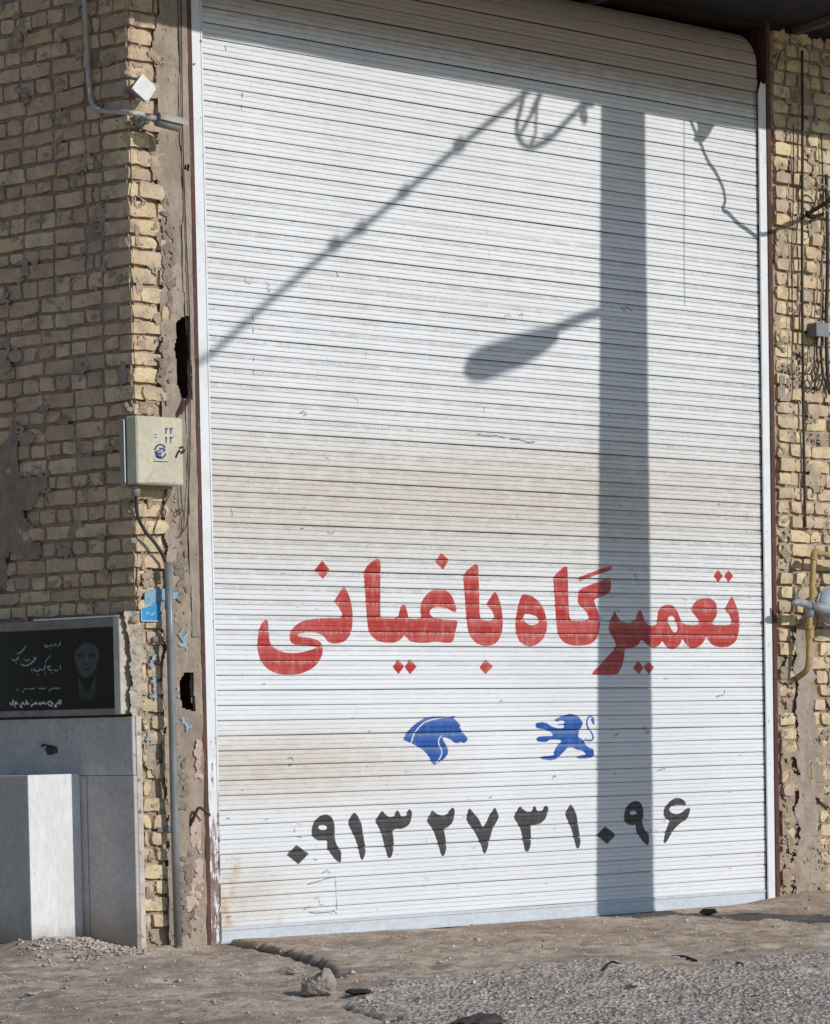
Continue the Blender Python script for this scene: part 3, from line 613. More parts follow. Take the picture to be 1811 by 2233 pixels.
# side wall in shade: faces the street on the left
fl = lambda u, o, z: (XC(z)-o, YF+u, z)
sw = empty('brick_side_wall', (-0.55, 0.6, 0), 'shaded yellow brick wall on the left, above the black memorial board', 'wall')
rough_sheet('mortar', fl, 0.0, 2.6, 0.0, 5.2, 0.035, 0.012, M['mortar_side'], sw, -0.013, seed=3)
holes = []
for ri in range(len(zr)-1):
    zb, zt = zr[ri+1], zr[ri]
    jt = random.uniform(0.016, 0.024); stretcher = (ri % 2 == 0)
    u = 0.0
    if not stretcher: u = random.uniform(0, 0.01)
    first = True
    while u < 1.12:
        L = 0.215 if stretcher else 0.108
        if stretcher and first: L = 0.205
        if not stretcher and first: L = random.choice([0.05, 0.07, 0.09])
        if stretcher and (not first) and ri < 18 and u < 0.3: L = 0.045; 
        L *= random.uniform(0.95, 1.04)
        if not (L < 0.05 and random.random() < 0.25):
            pr = random.gauss(0.0, 0.0028)
            brick(sw, fl, u+0.002, u+L-0.002, zb+jt*0.72+random.uniform(-0.002, 0.002), zt-jt*0.14+random.uniform(-0.002, 0.002), M['brick_shade'], pr, chip=0.22)
        if L < 0.05: u += L+0.012; first = False; ri_done = True; L = 0.215; 
        else: u += L+random.uniform(0.007, 0.014)
        if stretcher and first: first = False; continue
        first = False
        if stretcher and u > 0.24 and u < 0.32: pass
# smear of old render low on the side wall
pa = at(25, 1150, 0, -0.56)
def keep_blob(u, z):
    c = (1.02, 2.18); r = 0.36+0.10*math.sin(7*math.atan2(z-c[1], u-c[0]))+0.08*mnoise.noise(Vector((u*9, z*9, 1)))
    return math.hypot((u-c[0])*0.95, (z-c[1])*0.85) < r*0.80
rough_sheet('render_patch', fl, 0.6, 1.6, 1.7, 2.7, 0.02, 0.016, M['mortar_side'], sw, 0.006, keep_blob, 9)

# --- sunlit pier between corner and shutter
fp = lambda u, o, z: (u, YF-o, z)
PX1 = -0.128
pier = empty('brick_pier', (-0.35, 0.0, 0), 'narrow sunlit brick and cement pier between the corner and the shutter', 'pier')
HOLES = []
for pts in ([(398,690),(383,705),(384,735),(378,760),(384,800),(385,840),(395,870),(418,872),(410,690)], [(399,1468),(391,1485),(392,1520),(396,1545),(425,1552),(420,1465)], [(400,360),(398,368),(410,376),(412,356)]):
    HOLES.append([(at(a, b, 1, YF)[0], at(a, b, 1, YF)[2]) for a, b in pts])
def inpoly(P, x, y):
    r = False
    for i in range(len(P)):
        a, b = P[i], P[(i+1) % len(P)]
        if (a[1] > y) != (b[1] > y) and x < (b[0]-a[0])*(y-a[1])/(b[1]-a[1])+a[0]: r = not r
    return r
def pkeep(u, z): return u > XC(z)+0.004 and not any(inpoly(h, u, z) for h in HOLES)
rough_sheet('mortar', fp, -0.56, PX1, 0.0, 5.2, 0.0085, 0.014, M['mortar'], pier, -0.019, pkeep, 13)
mb = MB(); mb.box((-0.46, YF+0.16, 0), (PX1-0.002, YF+0.17, 5.2)); mb.build('void_back', M['dark'], pier)
# brick rows of the pier go to the ground
zp = list(zr)
while zp[-1] > 0.05: zp.append(zp[-1]-0.0795)
for ri in range(len(zp)-1):
    zb, zt = zp[ri+1], zp[ri]; jt = random.uniform(0.018, 0.027); A_ = (ri % 2 == 0)
    x = XC((zb+zt)/2)+0.002
    low = zb < 1.45
    if low: x += 0.022
    lim = -0.36 if zb > 3.2 else (-0.385 if zb > 1.75 else -0.43)
    lim += random.uniform(-0.02, 0.03)
    rj = random.uniform(-0.012, 0.018)
    if low: segs = [(x, x+0.052+rj), (x+0.062+rj, x+0.165)] if A_ else random.choice([[(x, x+0.028+rj*0.6), (x+0.038+rj*0.6, x+0.155)], [(x, x+0.155)], [(x+0.005, x+0.09), (x+0.10, x+0.16)]])
    elif A_: segs = [(x, x+0.036), (x+0.052, x+0.215)]
    else: segs = [(x, x+0.165), (x+0.178, x+0.235)]
    for (a, b) in segs:
        if b > lim+0.075: b = lim+0.07+random.uniform(-0.015, 0.02)
        if b-a < 0.025: continue
        if low and random.random() < 0.10: continue
        brick(pier, fp, a+0.002, b-0.002, zb+jt*0.62, zt-jt*0.12, M['brick'], random.gauss(0.002, 0.005), chip=0.5)
# cement render beside the frame: ragged left edge, broken open in two places
def plkeep(u, z):
    e = -0.335 if z > 3.0 else (-0.345 if z > 1.7 else -0.375)
    e += 0.035*mnoise.noise(Vector((3.1, z*5.0, 0.2)))+0.022*mnoise.noise(Vector((1.1, z*21.0, 4.2)))
    if any(inpoly(h, u, z) for h in HOLES): return False
    return u > e
o = rough_sheet('cement_render', fp, -0.43, PX1, 0.0, 5.2, 0.0075, 0.011, M['plaster'], pier, 0.004, plkeep, 19, fs=9.0)
o = rough_sheet('cement_strip', fp, -0.195, PX1-0.004, 1.5, 5.2, 0.008, 0.004, M['plaster_grey'], pier, 0.009, lambda u, z: not any(inpoly(h, u, z) for h in HOLES) and u > -0.19+0.006*math.sin(z*9), 23)
# rough mortar lumps at the corner, by the board
def lump(c, r, n=7, seed=0, flat=1.0):
    rr = random.Random(seed); V = []; Fc = []
    m = n; 
    for j in range(m+1):
        th = math.pi*j/m
        for i in range(n*2):
            ph = math.pi*i/n; d = Vector((math.sin(th)*math.cos(ph), math.sin(th)*math.sin(ph), math.cos(th)))
            k_ = 1+0.45*mnoise.noise(d*1.7+Vector((seed, 0, 0)))+0.18*mnoise.noise(d*4.5+Vector((0, seed, 0)))
            V.append((c[0]+d.x*r[0]*k_, c[1]+d.y*r[1]*k_, c[2]+d.z*r[2]*k_))
    w = n*2
    for j in range(m):
        for i in range(w): Fc.append((j*w+i, (j+1)*w+i, (j+1)*w+(i+1) % w, j*w+(i+1) % w))
    return V, Fc
mb = MB()
for i, (a, b, s) in enumerate(((292,1352,.022),(274,884,.018),(281,893,.018),(286,1115,.02),(291,1180,.022),(276,160,.018),(277,205,.022),(281,268,.02),(300,1600,.02),(300,1700,.018),(303,1770,.02),(304,1860,.02),(305,1950,.022),(306,2040,.03))):
    p = at(a, b, 1, YF-0.004); v, f_ = lump(p, (s, 0.014, s*0.8), 6, i+2); mb.add(v, f_)
za_, zb2_ = at(290, 1568, 1, YF)[2], at(290, 1342, 1, YF)[2]
def fkeep(u, z):
    n_ = 0.016*mnoise.noise(Vector((2, z*16, 5)))+0.012*mnoise.noise(Vector((7, z*50, 5)))
    t_ = max(0.0, (z-(zb2_-0.12))/0.12)
    return u > -0.585+n_-0.03*t_ and u < -0.508+n_*1.5+0.03*t_
rough_sheet('mortar_fillet', fp, -0.63, -0.47, za_, zb2_+0.02, 0.006, 0.017, M['plaster_light'], pier, 0.001, fkeep, 91, fs=24.0)
o = mb.build('mortar_lumps', M['plaster'], pier, True); o['kind'] = 'stuff'

# --- right-hand wall
RX0, RX1 = 4.437, 6.6
rw = empty('brick_wall', (5.3, 0.1, 0), 'sunlit yellow brick wall right of the shutter, behind the cables and gas pipe', 'wall')
rough_sheet('mortar', fp, RX0-0.01, RX1, 0.0, 5.2, 0.03, 0.016, M['mortar'], rw, -0.021, seed=33)
z = 4.99; ri = 0
while z > 0.03:
    hgt = random.uniform(0.079, 0.083); zb = z-hgt; jt = random.uniform(0.018, 0.027); u = RX0+random.uniform(0.004, 0.014); first = True
    while u < 5.35:
        if first: L = random.choice([0.10, 0.15, 0.135]) if ri % 2 else random.choice([0.145, 0.11])
        else: L = random.choice([0.10, 0.10, 0.19]) if ri % 2 else random.choice([0.20, 0.10])
        first = False
        x0, x1 = u, u+L
        covered = (z < 1.62 and 4.50 < x0 < 4.70 and x1 < 4.86)
        if z < 0.62: covered = covered or random.random() < 0.25
        if not covered:
            gone = random.random() < 0.03
            if not gone: brick(rw, fp, x0, x1, zb+jt*0.62, z-jt*0.12, M['brick'], random.gauss(0.0, 0.006), chip=0.5)
        u += L+random.uniform(0.010, 0.018)
    z = zb; ri += 1
def ckeep(u, z):
    c = 4.655+0.02*math.sin(z*2.1)+0.015*mnoise.noise(Vector((0, z*4, 2)))
    w = 0.085+0.05*mnoise.noise(Vector((5, z*7, 1)))+0.035*mnoise.noise(Vector((u*30, z*25, 1)))+ (0.06*max(0, 0.5-z))
    top = 1.60+0.1*mnoise.noise(Vector((u*9, 1, 1)))
    return abs(u-c) < w and z < top
rough_sheet('cement_patch', fp, 4.46, 4.85, 0.0, 1.75, 0.008, 0.013, M['plaster_grey'], rw, 0.005, ckeep, 39, fs=14.0)
def rkeep(u, z): return 4.46 < u < 4.60+0.08*mnoise.noise(Vector((1, z*6, 7))) and 2.88 < z < 3.10+0.05*mnoise.noise(Vector((u*20, 0, 0))) and u+z*0.4 > 5.60 and mnoise.noise(Vector((u*22, z*16, 3)))+0.5*mnoise.noise(Vector((u*60, z*60, 3))) > -0.12
rough_sheet('cement_patch', fp, 4.45, 4.7, 2.8, 3.2, 0.011, 0.010, M['plaster_grey'], rw, 0.008, rkeep, 43, fs=9.0)

# mortar squeezed out of the joints and smeared over the brick faces
def smear(parent, fr, u0, u1, z0, z1, mat, thr, seed, ok=lambda u, z: True):
    def kp(u, z):
        n = mnoise.noise(Vector((u*7+seed, z*11, seed)))+0.55*mnoise.noise(Vector((u*24, z*33+seed, 3.0)))+0.3*mnoise.noise(Vector((u*70, z*90, 1.0)))
        return n > thr and ok(u, z)
    o = rough_sheet('mortar_smear', fr, u0, u1, z0, z1, 0.009, 0.009, mat, parent, 0.0035, kp, seed, fs=26.0)
    o['kind'] = 'stuff'
smear(sw, fl, 0.03, 1.1, 1.6, 4.9, M['mortar_smear'], 0.44, 51)
smear(pier, fp, -0.52, -0.26, 0.0, 4.9, M['mortar'], 0.34, 52, lambda u, z: u > XC(z)+0.03)
smear(rw, fp, RX0, 5.3, 0.0, 4.95, M['mortar'], 0.36, 53)
smear(rw, fp, RX0, 5.3, 0.0, 1.0, M['mortar'], 0.02, 54)
# traces of blue paint
def spots(cx, cz, rx, rz, seed, thr=0.1, nm='paint_trace', mt=None, fq=40):
    kp = lambda u, z: (1-((u-cx)/rx)**2-((z-cz)/rz)**2)*0.5+0.9*mnoise.noise(Vector((u*fq, z*fq, seed))) > thr+0.35
    o = rough_sheet(nm, fp, cx-rx, cx+rx, cz-rz, cz+rz, 0.006, 0.004, mt or M['paint_trace'], pier, 0.0105, kp, seed, fs=20); o['kind'] = 'stuff'
for px_, py_, a_, b_, sd3 in ((400, 1395, .05, .09, 61), (402, 1575, .05, .05, 62), (330, 1440, .035, .08, 63), (332, 1500, .03, .08, 64), (322, 1620, .03, .06, 65), (385, 1500, .02, .05, 66)):
    q = at(px_, py_, 1, YF); spots(q[0], q[2], a_, b_, sd3)

for px_, py_, a_, b_, sd3 in ((430, 1650, .03, .14, 71), (425, 1800, .045, .12, 72), (432, 1900, .03, .16, 73), (415, 1960, .05, .10, 74)):
    q = at(px_, py_, 1, YF); spots(q[0], q[2], a_, b_, sd3, -0.12, 'plaster_patch', M['gypsum'], 26)
for px_, py_, a_, b_, sd3 in ((395, 1720, .05, .16, 81), (405, 1930, .06, .2, 82), (400, 2010, .08, .10, 83), (365, 560, .05, .3, 84), (355, 800, .05, .2, 85), (390, 1250, .05, .2, 86)):
    q = at(px_, py_, 1, YF); spots(q[0], q[2], a_, b_, sd3, -0.02, 'damp_patch', M['plaster_dark'], 30)

# ------------------------------------------------------------------ building mass behind, interior of the garage
gi_ = MB()
V = [(-0.30,0.16,0.0),(4.44,0.16,0.0),(4.44,5,0.0),(-0.30,5,0.0),(-0.30,0.16,5.4),(4.44,0.16,5.4),(4.44,5,5.4),(-0.30,5,5.4)]
gi_.add(V, [(0,1,2,3),(4,7,6,5),(1,2,6,5),(2,3,7,6),(3,0,4,7)])
o = gi_.build('garage_interior', M['dark']); tagp(o, 'dark garage interior glimpsed above the rolled curtain', None, None, 'structure')
mb = MB(); mb.box((-0.45, 0.15, 5.2), (7.0, 0.40, 7.5)); mb.box((4.47, 0.05, 0), (7.0, 0.40, 5.2)); mb.box((-0.47, 2.62, 0), (-0.3, 6.0, 7.5))
o = mb.build('building_core', M['plaster_grey']); tagp(o, 'plain masonry of the building behind the brick facing', None, None, 'structure')

# ------------------------------------------------------------------ shutter
sh = empty('roller_shutter', (W/2, 0, 0), 'tall white roller shutter with red Persian lettering, two blue emblems and a black phone number', 'shutter')
pitch = [72.0,72.2,71.4,71.4,72.1,71.4,72.5,71.7,72.8,73.0,71.6,73.8,73.3,74.2,73.9,74.3,73.6,73.7,74.0,74.0,74.8,74.7]
BAR = 0.0803
zk = [BAR]
NP = 63
for k_ in range(NP): zk.append(zk[-1]+(pitch[k_] if k_ < len(pitch) else 75.0)/1000)
ZT = zk[NP]; RD = 0.20; NW = 6
# profile of one slat: (fraction of pitch, depth in front of plane)
prof = [(0.0, 0.0015), (0.03, 0.0045), (0.12, 0.0062), (0.30, 0.0062), (0.335, 0.0035), (0.37, 0.0062), (0.62, 0.0062), (0.655, 0.0035), (0.69, 0.0062), (0.88, 0.0058), (0.945, 0.002), (0.955, -0.009), (1.0, -0.009)]
NSX = 12
def place(s, out):
    """arc length s above the floor -> (y, z); above ZT the curtain bends back over its drum"""
    if s <= ZT: return -out, s
    a = (s-ZT)/RD; return RD-(RD+out)*math.cos(a), ZT+(RD+out)*math.sin(a)
for k_ in range(NP+NW):
    s0 = zk[k_] if k_ <= NP else ZT+(k_-NP)*0.075
    h = (zk[k_+1]-zk[k_]) if k_ < NP else 0.075
    xl = random.uniform(-0.042, -0.036); xr = W+random.uniform(0.000, 0.010)
    V = []; UVw = []; UVs = []
    ph = random.uniform(0, 6); bow = random.uniform(-0.0022, 0.0022); dn = random.uniform(-0.001, 0.001)
    dents = [(random.uniform(0, W), random.uniform(0.05, 0.25), random.uniform(-0.004, 0.002)) for _ in range(3)]
    low = 1.0-0.45*max(0.0, min(1.0, (16-k_)/16.0))   # lower slats are telescoped together: shallower joints
    for i in range(NSX+1):
        x = xl+(xr-xl)*i/NSX; wv = bow*math.sin(math.pi*i/NSX)+0.0005*math.sin(ph+i*1.7)
        do = dn+sum(a*math.exp(-((x-c)/w)**2) for c, w, a in dents)
        for fz, o_ in prof:
            oo = o_*low if fz > 0.95 else o_
            y, z_ = place(s0+fz*h, oo+do); V.append((x, y, z_+wv)); UVw.append((x, s0+fz*h)); UVs.append((x, k_+fz))
    n = len(prof); Fc = [(i*n+j, (i+1)*n+j, (i+1)*n+j+1, i*n+j+1) for i in range(NSX) for j in range(n-1)]
    o = mobj('slat', V, Fc, M['slat'], sh)
    for nm, dat in (('wall', UVw), ('slat', UVs)):
        ul = o.data.uv_layers.new(name=nm); li = np.empty(len(o.data.loops), np.int32); o.data.loops.foreach_get('vertex_index', li)
        ul.data.foreach_set('uv', np.array(dat, np.float32)[li].ravel())
# bottom bar
V = []; pb = [(0.0, 0.004), (0.002, 0.014), (0.012, 0.014), (0.015, 0.008), (0.062, 0.0075), (0.066, 0.012), (0.0785, 0.012), (0.0803, 0.001)]
for x in np.linspace(-0.035, W+0.004, 8):
    for z_, o_ in pb: V.append((x, -o_, z_+0.0012*math.sin(x*2)))
n = len(pb); Fc = [(i*n+j, (i+1)*n+j, (i+1)*n+j+1, i*n+j+1) for i in range(7) for j in range(n-1)]
o = mobj('bottom_bar', V, Fc, M['bar'], sh)
for nm in ('wall', 'slat'):
    ul = o.data.uv_layers.new(name=nm); li = np.empty(len(o.data.loops), np.int32); o.data.loops.foreach_get('vertex_index', li)
    dat = np.array([(v[0], v[2]) if nm == 'wall' else (v[0], 0.2) for v in V], np.float32); ul.data.foreach_set('uv', dat[li].ravel())
mb = MB(); mb.box((-0.01, -0.012, -0.012), (W, 0.01, 0.001)); mb.build('rubber_seal', M['black'], sh)
mb = MB(); mb.box((-0.02, 0.02, -0.02), (W+0.02, 0.03, ZT)); mb.build('curtain_back', M['dark'], sh)
# guide rails: front lip, web and back lip
def guide(x0, x1, top, lefty):
    mb = MB()
    mb.box((x0, -0.026, -0.01), (x1, -0.022, top), 0.0012)
    xb = x0 if lefty else x1-0.004
    mb.box((xb, -0.0215, -0.01), (xb+0.004, 0.03, top))
    xr_ = x1-0.010 if lefty else x0+0.006
    mb.box((xr_-0.004, -0.0300, -0.01), (xr_+0.002, -0.0262, top))
    return mb.build('guide_rail', M['rail'], sh)
guide(-0.094, -0.020, 5.0, True)
guide(W-0.010, W+0.060, 4.60, False)
mb = MB(); mb.prism([(W-0.010,-0.026,4.60),(W+0.060,-0.026,4.60),(W+0.060,-0.026,4.665),(W+0.040,-0.026,4.655),(W+0.017,-0.026,4.668),(W+0.006,-0.026,4.64)], (0, 0.003, 0)); fix_normals(mb.build('guide_flare', M['rail'], sh))
mb = MB(); mb.box((W+0.024, -0.018, -0.01), (W+0.028, 0.034, 4.6)); mb.build('guide_slot', M['dark'], sh)
for (a, b) in ((438, 89), (423, 139)):
    p = at(a, b, 1, -0.027); mb = MB(); mb.tube([p, p+np.array((0, -0.006, 0))], 0.006, 8); mb.build('bolt', M['alu'], sh)
mb = MB(); mb.tube([(-0.06, RD, ZT), (W+0.06, RD, ZT)], RD-0.03, 24); mb.build('drum', M['steel_shade'], sh, True)

# steel posts
def post(name, x0, x1, x2, x3, label):
    e = empty(name, ((x0+x1)/2, 0.05, 0), label, 'steel post')
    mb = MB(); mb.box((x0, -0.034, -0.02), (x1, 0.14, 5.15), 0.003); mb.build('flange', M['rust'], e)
    mb = MB(); mb.box((x2, 0.036, -0.02), (x3, 0.145, 5.15), 0.003); mb.build('web', M['rust_shade'], e)
    return e
post('steel_post', -0.126, -0.0955, -0.0945, -0.06, 'thin rusty red steel post left of the white shutter')
post('steel_post', W+0.0615, W+0.098, W+0.012, W+0.095, 'dark red steel post right of the white shutter')

# ------------------------------------------------------------------ canopy over the door
cn = empty('canopy', (2.2, -0.5, 5.0), 'dark sheet metal canopy with steel joists above the shutter', 'canopy')
OV = 1.44; ZC0 = 4.985; SL = 0.115
CXa, CXb = -1.6, 7.0
mb = MB(); mb.prism([(CXa, 0.15, ZC0-0.15*SL+0.02), (CXb, 0.15, ZC0-0.15*SL+0.02), (CXb, -OV, ZC0+OV*SL+0.02), (CXa, -OV, ZC0+OV*SL+0.02)], (0, 0, 0.012)); fix_normals(mb.build('roof_sheet', M['steel_shade'], cn))
mb = MB(); n_ = 300; V = []; Fc = []
for i in range(n_+1):                           # drip edge, slightly bent
    x = CXa+(CXb-CXa)*i/n_; d = 0.004*math.sin(x*3.1)+0.003*mnoise.noise(Vector((x*6, 0, 0)))+0.006*mnoise.noise(Vector((x*1.1, 4, 0)))
    zt_ = ZC0+OV*SL+0.032; V += [(x, -OV-0.003, zt_), (x, -OV-0.003, zt_-0.075+d), (x, -OV+0.001, zt_-0.075+d), (x, -OV+0.001, zt_)]
for i in range(n_): b = i*4; Fc += [(b, b+1, b+5, b+4), (b+3, b+7, b+6, b+2), (b+1, b+2, b+6, b+5)]
mobj('drip_edge', V, Fc, M['steel_shade'], cn)
for x in (-1.2, 0.2, 1.6, 3.0, 4.62, 6.0):
    mb = MB(); mb.prism([(x, 0.14, ZC0-0.15*SL-0.02), (x, -OV+0.03, ZC0+OV*SL-0.02), (x, -OV+0.03, ZC0+OV*SL+0.018), (x, 0.14, ZC0-0.15*SL+0.018)], (0.05, 0, 0)); fix_normals(mb.build('joist', M['joist'], cn))
mb = MB(); mb.box((-0.5, -0.028, 4.97), (7, 0.14, 5.09)); mb.build('lintel_beam', M['rust_shade'], cn)
# beams crossing at the top right corner
mb = MB(); a = at(1651, 16, 1, 0.05); mb.box((a[0]-0.02, -0.9, a[2]-0.03), (a[0]+0.03, 0.05, a[2]+0.02)); 
# torn strip hanging from the edge
tp = [at(1500+x/4.758, y/4.758, 1, 0.0) for x, y in ((80,1235),(95,1330),(80,1400),(45,1455),(75,1478),(155,1480),(215,1405),(255,1330),(330,1248))]
mb = MB(); zq = ZC0+OV*SL-0.04
pts = [np.array(p)+SUN*(OV+0.002) for p in tp]; pts = [(p[0], p[1], p[2]) for p in pts]
mb.prism(pts, (0, -0.002, 0)); fix_normals(mb.build('torn_flap', M['steel_shade'], cn))

# ------------------------------------------------------------------ memorial board, cladding and fountain pedestal (left, in shade)
mbd = empty('memorial_board', (-0.6, 0.4, 1.4), 'black memorial board with a faint portrait and white Persian script in a stone frame', 'sign')
XB = -0.612
def wl(px, py, X): p = at(px, py, 0, X); return p
zt = wl(130, 1352, XB)[2]; zb_ = wl(130, 1562, XB)[2]
pr_ = wl(252, 1460, XB); ytr = pr_[1]
z1_ = wl(130, 1372, XB)[2]; z0_ = wl(130, 1548, XB)[2]
YB0 = wl(262, 1460, XB-0.012)[1]
mb = MB(); mb.box((XB+0.004, ytr-0.02, z0_-0.012), (-0.545, 1.6, z1_+0.012)); mb.build('backing', M['slab_edge'], mbd)
mb = MB(); mb.box((XB-0.012, ytr+0.0005, z1_), (XB+0.02, 1.6, zt), 0.003); mb.build('frame_rail', M['frame'], mbd)
mb = MB(); mb.box((XB-0.012, ytr+0.0005, zb_), (XB+0.02, 1.6, z0_), 0.003); mb.build('frame_rail', M['frame'], mbd)
mb = MB(); mb.box((XB-0.012, YB0, zb_+0.002), (-0.55, ytr, zt-0.001), 0.003); mb.build('frame_stile', M['slab_edge'], mbd)
# thin bright lip along the top
mb = MB(); mb.box((XB-0.014, YB0+0.006, zt), (XB+0.0, 0.62, zt+0.008)); mb.build('frame_lip', M['white_panel'], mbd)
# board print: rasterised from outlines
BR = 0.0022; by0, by1 = ytr, 1.25; BX, BZ = int((by1-by0)/BR), int((z1_-z0_)/BR)
bi = np.zeros((BZ, BX, 4), np.float32); bi[..., 3] = 1
def bp(P, s=5.787, ox=0, oy=1340):
    r = []
    for a, b in P:
        q = wl(ox+a/s, oy+b/s, XB); r.append((q[1], q[2]))
    return r
def bfill(P, v): 
    t = np.zeros((BZ, BX), np.float32); fill(t, [bp(chaikin(P))], 1.0, res=BR, x0=by0, z0=z0_); return t*v
def bst(P, w, v):
    t = np.zeros((BZ, BX), np.float32); fill(t, [bp(stroke(spline(P, 3), w))], 1.0, res=BR, x0=by0, z0=z0_); return t*v
def soft(a, n):
    for _ in range(n): a = (a+np.roll(a, 1, 0)+np.roll(a, -1, 0)+np.roll(a, 1, 1)+np.roll(a, -1, 1))/5
    return a
Bs = np.full((BZ, BX), 0.003, np.float32)
yy = by0+(np.arange(BX)+0.5)*BR; Bs += 0.012*sm(yy, 0.45, 0.95)[None]
face = soft(bfill([(1010,360),(1090,330),(1180,345),(1235,400),(1252,480),(1245,560),(1220,640),(1200,700),(1160,760),(1100,800),(1040,790),(1000,730),(970,650),(945,580),(945,480),(970,410)], 0.06), 8)
face -= soft(bfill([(975,490),(1070,485),(1072,540),(985,545)], 0.045), 4)+soft(bfill([(1120,485),(1215,480),(1208,535),(1125,542)], 0.045), 4)
face -= soft(bfill([(960,400),(1010,335),(1090,315),(1180,330),(1240,395),(1250,470),(1215,400),(1150,365),(1060,365),(1000,410),(955,480)], 0.05), 3)
face -= soft(bfill([(1045,680),(1150,680),(1140,700),(1055,700)], 0.045), 2)+soft(bfill([(1065,610),(1135,610),(1130,635),(1070,635)], 0.03), 2)-soft(bfill([(1090,520),(1108,520),(1112,605),(1086,605)], 0.02), 2)
face += soft(bfill([(985,780),(1010,870),(1060,930),(1090,980),(1130,930),(1180,870),(1205,770),(1215,900),(1195,1060),(1090,1085),(1000,1050),(990,900)], 0.030), 3)
face += soft(bst([(988,790),(1010,860),(1045,930)], 9, 0.06)+bst([(1205,780),(1185,860),(1150,930)], 9, 0.06), 1)
Bs += np.clip(face, -0.02, 1)
drk = soft(bfill([(90,440),(140,330),(200,250),(260,240),(210,330),(130,430)], 1.0)+bfill([(60,640),(130,580),(220,560),(200,620),(110,640)], 1.0)+bfill([(190,830),(260,760),(420,720),(420,1030),(250,1060),(250,980)], 0.6), 3)
Bs = Bs*(1-0.7*np.clip(drk, 0, 1))
txt = np.zeros_like(Bs)
for P, w, v in (
  # yadbood
  ([(755,345),(757,395)], 9, .25), ([(725,385),(735,398),(722,402)], 10, .28), ([(708,365),(690,395),(672,385)], 8, .25), ([(660,400),(640,388),(628,402),(612,400)], 8, .25), ([(632,425),(628,432)], 9, .2), ([(600,398),(590,415),(575,412),(590,385)], 8, .25), ([(570,385),(560,405),(565,378)], 8, .25),
  # two calligraphic lines
  ([(325,400),(300,440),(260,480),(215,500)], 9, .30), ([(150,560),(170,585),(205,575),(225,545)], 10, .30), ([(265,625),(300,645),(350,640),(400,610),(440,570),(455,545)], 10, .33), ([(300,570),(340,582),(380,570)], 8, .28), ([(420,540),(450,560),(430,585)], 8, .25), ([(235,530),(238,570)], 6, .22), ([(200,615),(212,622)], 10, .28),
  ([(640,515),(600,560),(570,610)], 7, .25), ([(760,640),(765,690)], 7, .28), ([(735,700),(700,715),(690,690)], 8, .28), ([(660,700),(630,705),(600,660),(640,655)], 9, .30), ([(570,640),(560,690),(530,705)], 9, .30), ([(520,690),(480,715),(440,710),(430,680)], 10, .33), ([(400,680),(405,720)], 7, .25), ([(475,755),(485,765)], 10, .30), ([(560,745),(575,748)], 9, .28), ([(480,660),(482,668)], 9, .25), ([(660,735),(668,742)], 8, .25), ([(405,745),(412,750)], 8, .25),
  # third line
  ([(760,925),(735,940),(720,925),(700,940),(680,925),(660,940),(620,950)], 8, .22), ([(615,965),(632,970)], 8, .2), ([(580,920),(560,940),(520,935),(490,938)], 8, .25), ([(535,905),(540,912)], 7, .2), ([(440,925),(420,940),(380,938),(330,940),(305,948)], 8, .26), ([(285,965),(296,975),(280,980)], 8, .25), ([(215,935),(225,955),(215,970)], 6, .18),
  # bottom line, brightest
  ([(775,1100),(760,1130),(735,1120),(740,1095),(770,1080)], 11, .62), ([(725,1120),(700,1145),(690,1165),(720,1160)], 11, .60), ([(675,1125),(650,1130),(655,1100)], 10, .6), ([(640,1100),(615,1098),(605,1125),(630,1150),(660,1160)], 11, .60), ([(585,1120),(560,1130),(540,1110),(520,1130),(500,1132),(505,1105)], 11, .62), ([(480,1125),(460,1130),(450,1110),(430,1135),(415,1130),(400,1155),(388,1162)], 11, .6), ([(372,1130),(350,1130),(345,1100)], 10, .6), ([(330,1080),(330,1130),(300,1132),(290,1110),(270,1140),(255,1165),(285,1170)], 10, .6), ([(235,1130),(215,1130),(200,1100),(190,1130),(175,1160)], 11, .6), ([(165,1080),(160,1130),(135,1138),(130,1115)], 11, .62), ([(405,1080),(398,1090)], 7, .4), ([(190,1168),(200,1172)], 9, .5), ([(560,1090),(568,1094)], 7, .4)):
    txt = np.maximum(txt, bst(P, w+2.0, v*(1.5 if v < 0.4 else 1.3)))
Bs = np.maximum(Bs, soft(txt, 1))
bi[..., 0] = Bs; bi[..., 1] = Bs*1.02; bi[..., 2] = Bs*1.08
img_board = make_img('board print', bi)
k = NT('polished black print'); u_ = k.n('ShaderNodeUVMap', uv_map='wall').outputs[0]
t_ = k.n('ShaderNodeTexImage', image=img_board, extension='EXTEND'); k.l(u_, t_.inputs[0])
k.fin(t_.outputs[0], 0.3, 0, 0.12); M['board'] = k.m
yE = by0+BX*BR; zE = z0_+BZ*BR
o = mobj('print_panel', [(XB, by0, z0_), (XB, yE, z0_), (XB, yE, zE), (XB, by0, zE)], [(0, 3, 2, 1)], M['board'], mbd)
ul = o.data.uv_layers.new(name='wall'); li = [l.vertex_index for l in o.data.loops]; uvv = [(0, 0), (1, 0), (1, 1), (0, 1)]
for i, vi in enumerate(li): ul.data[i].uv = uvv[vi]
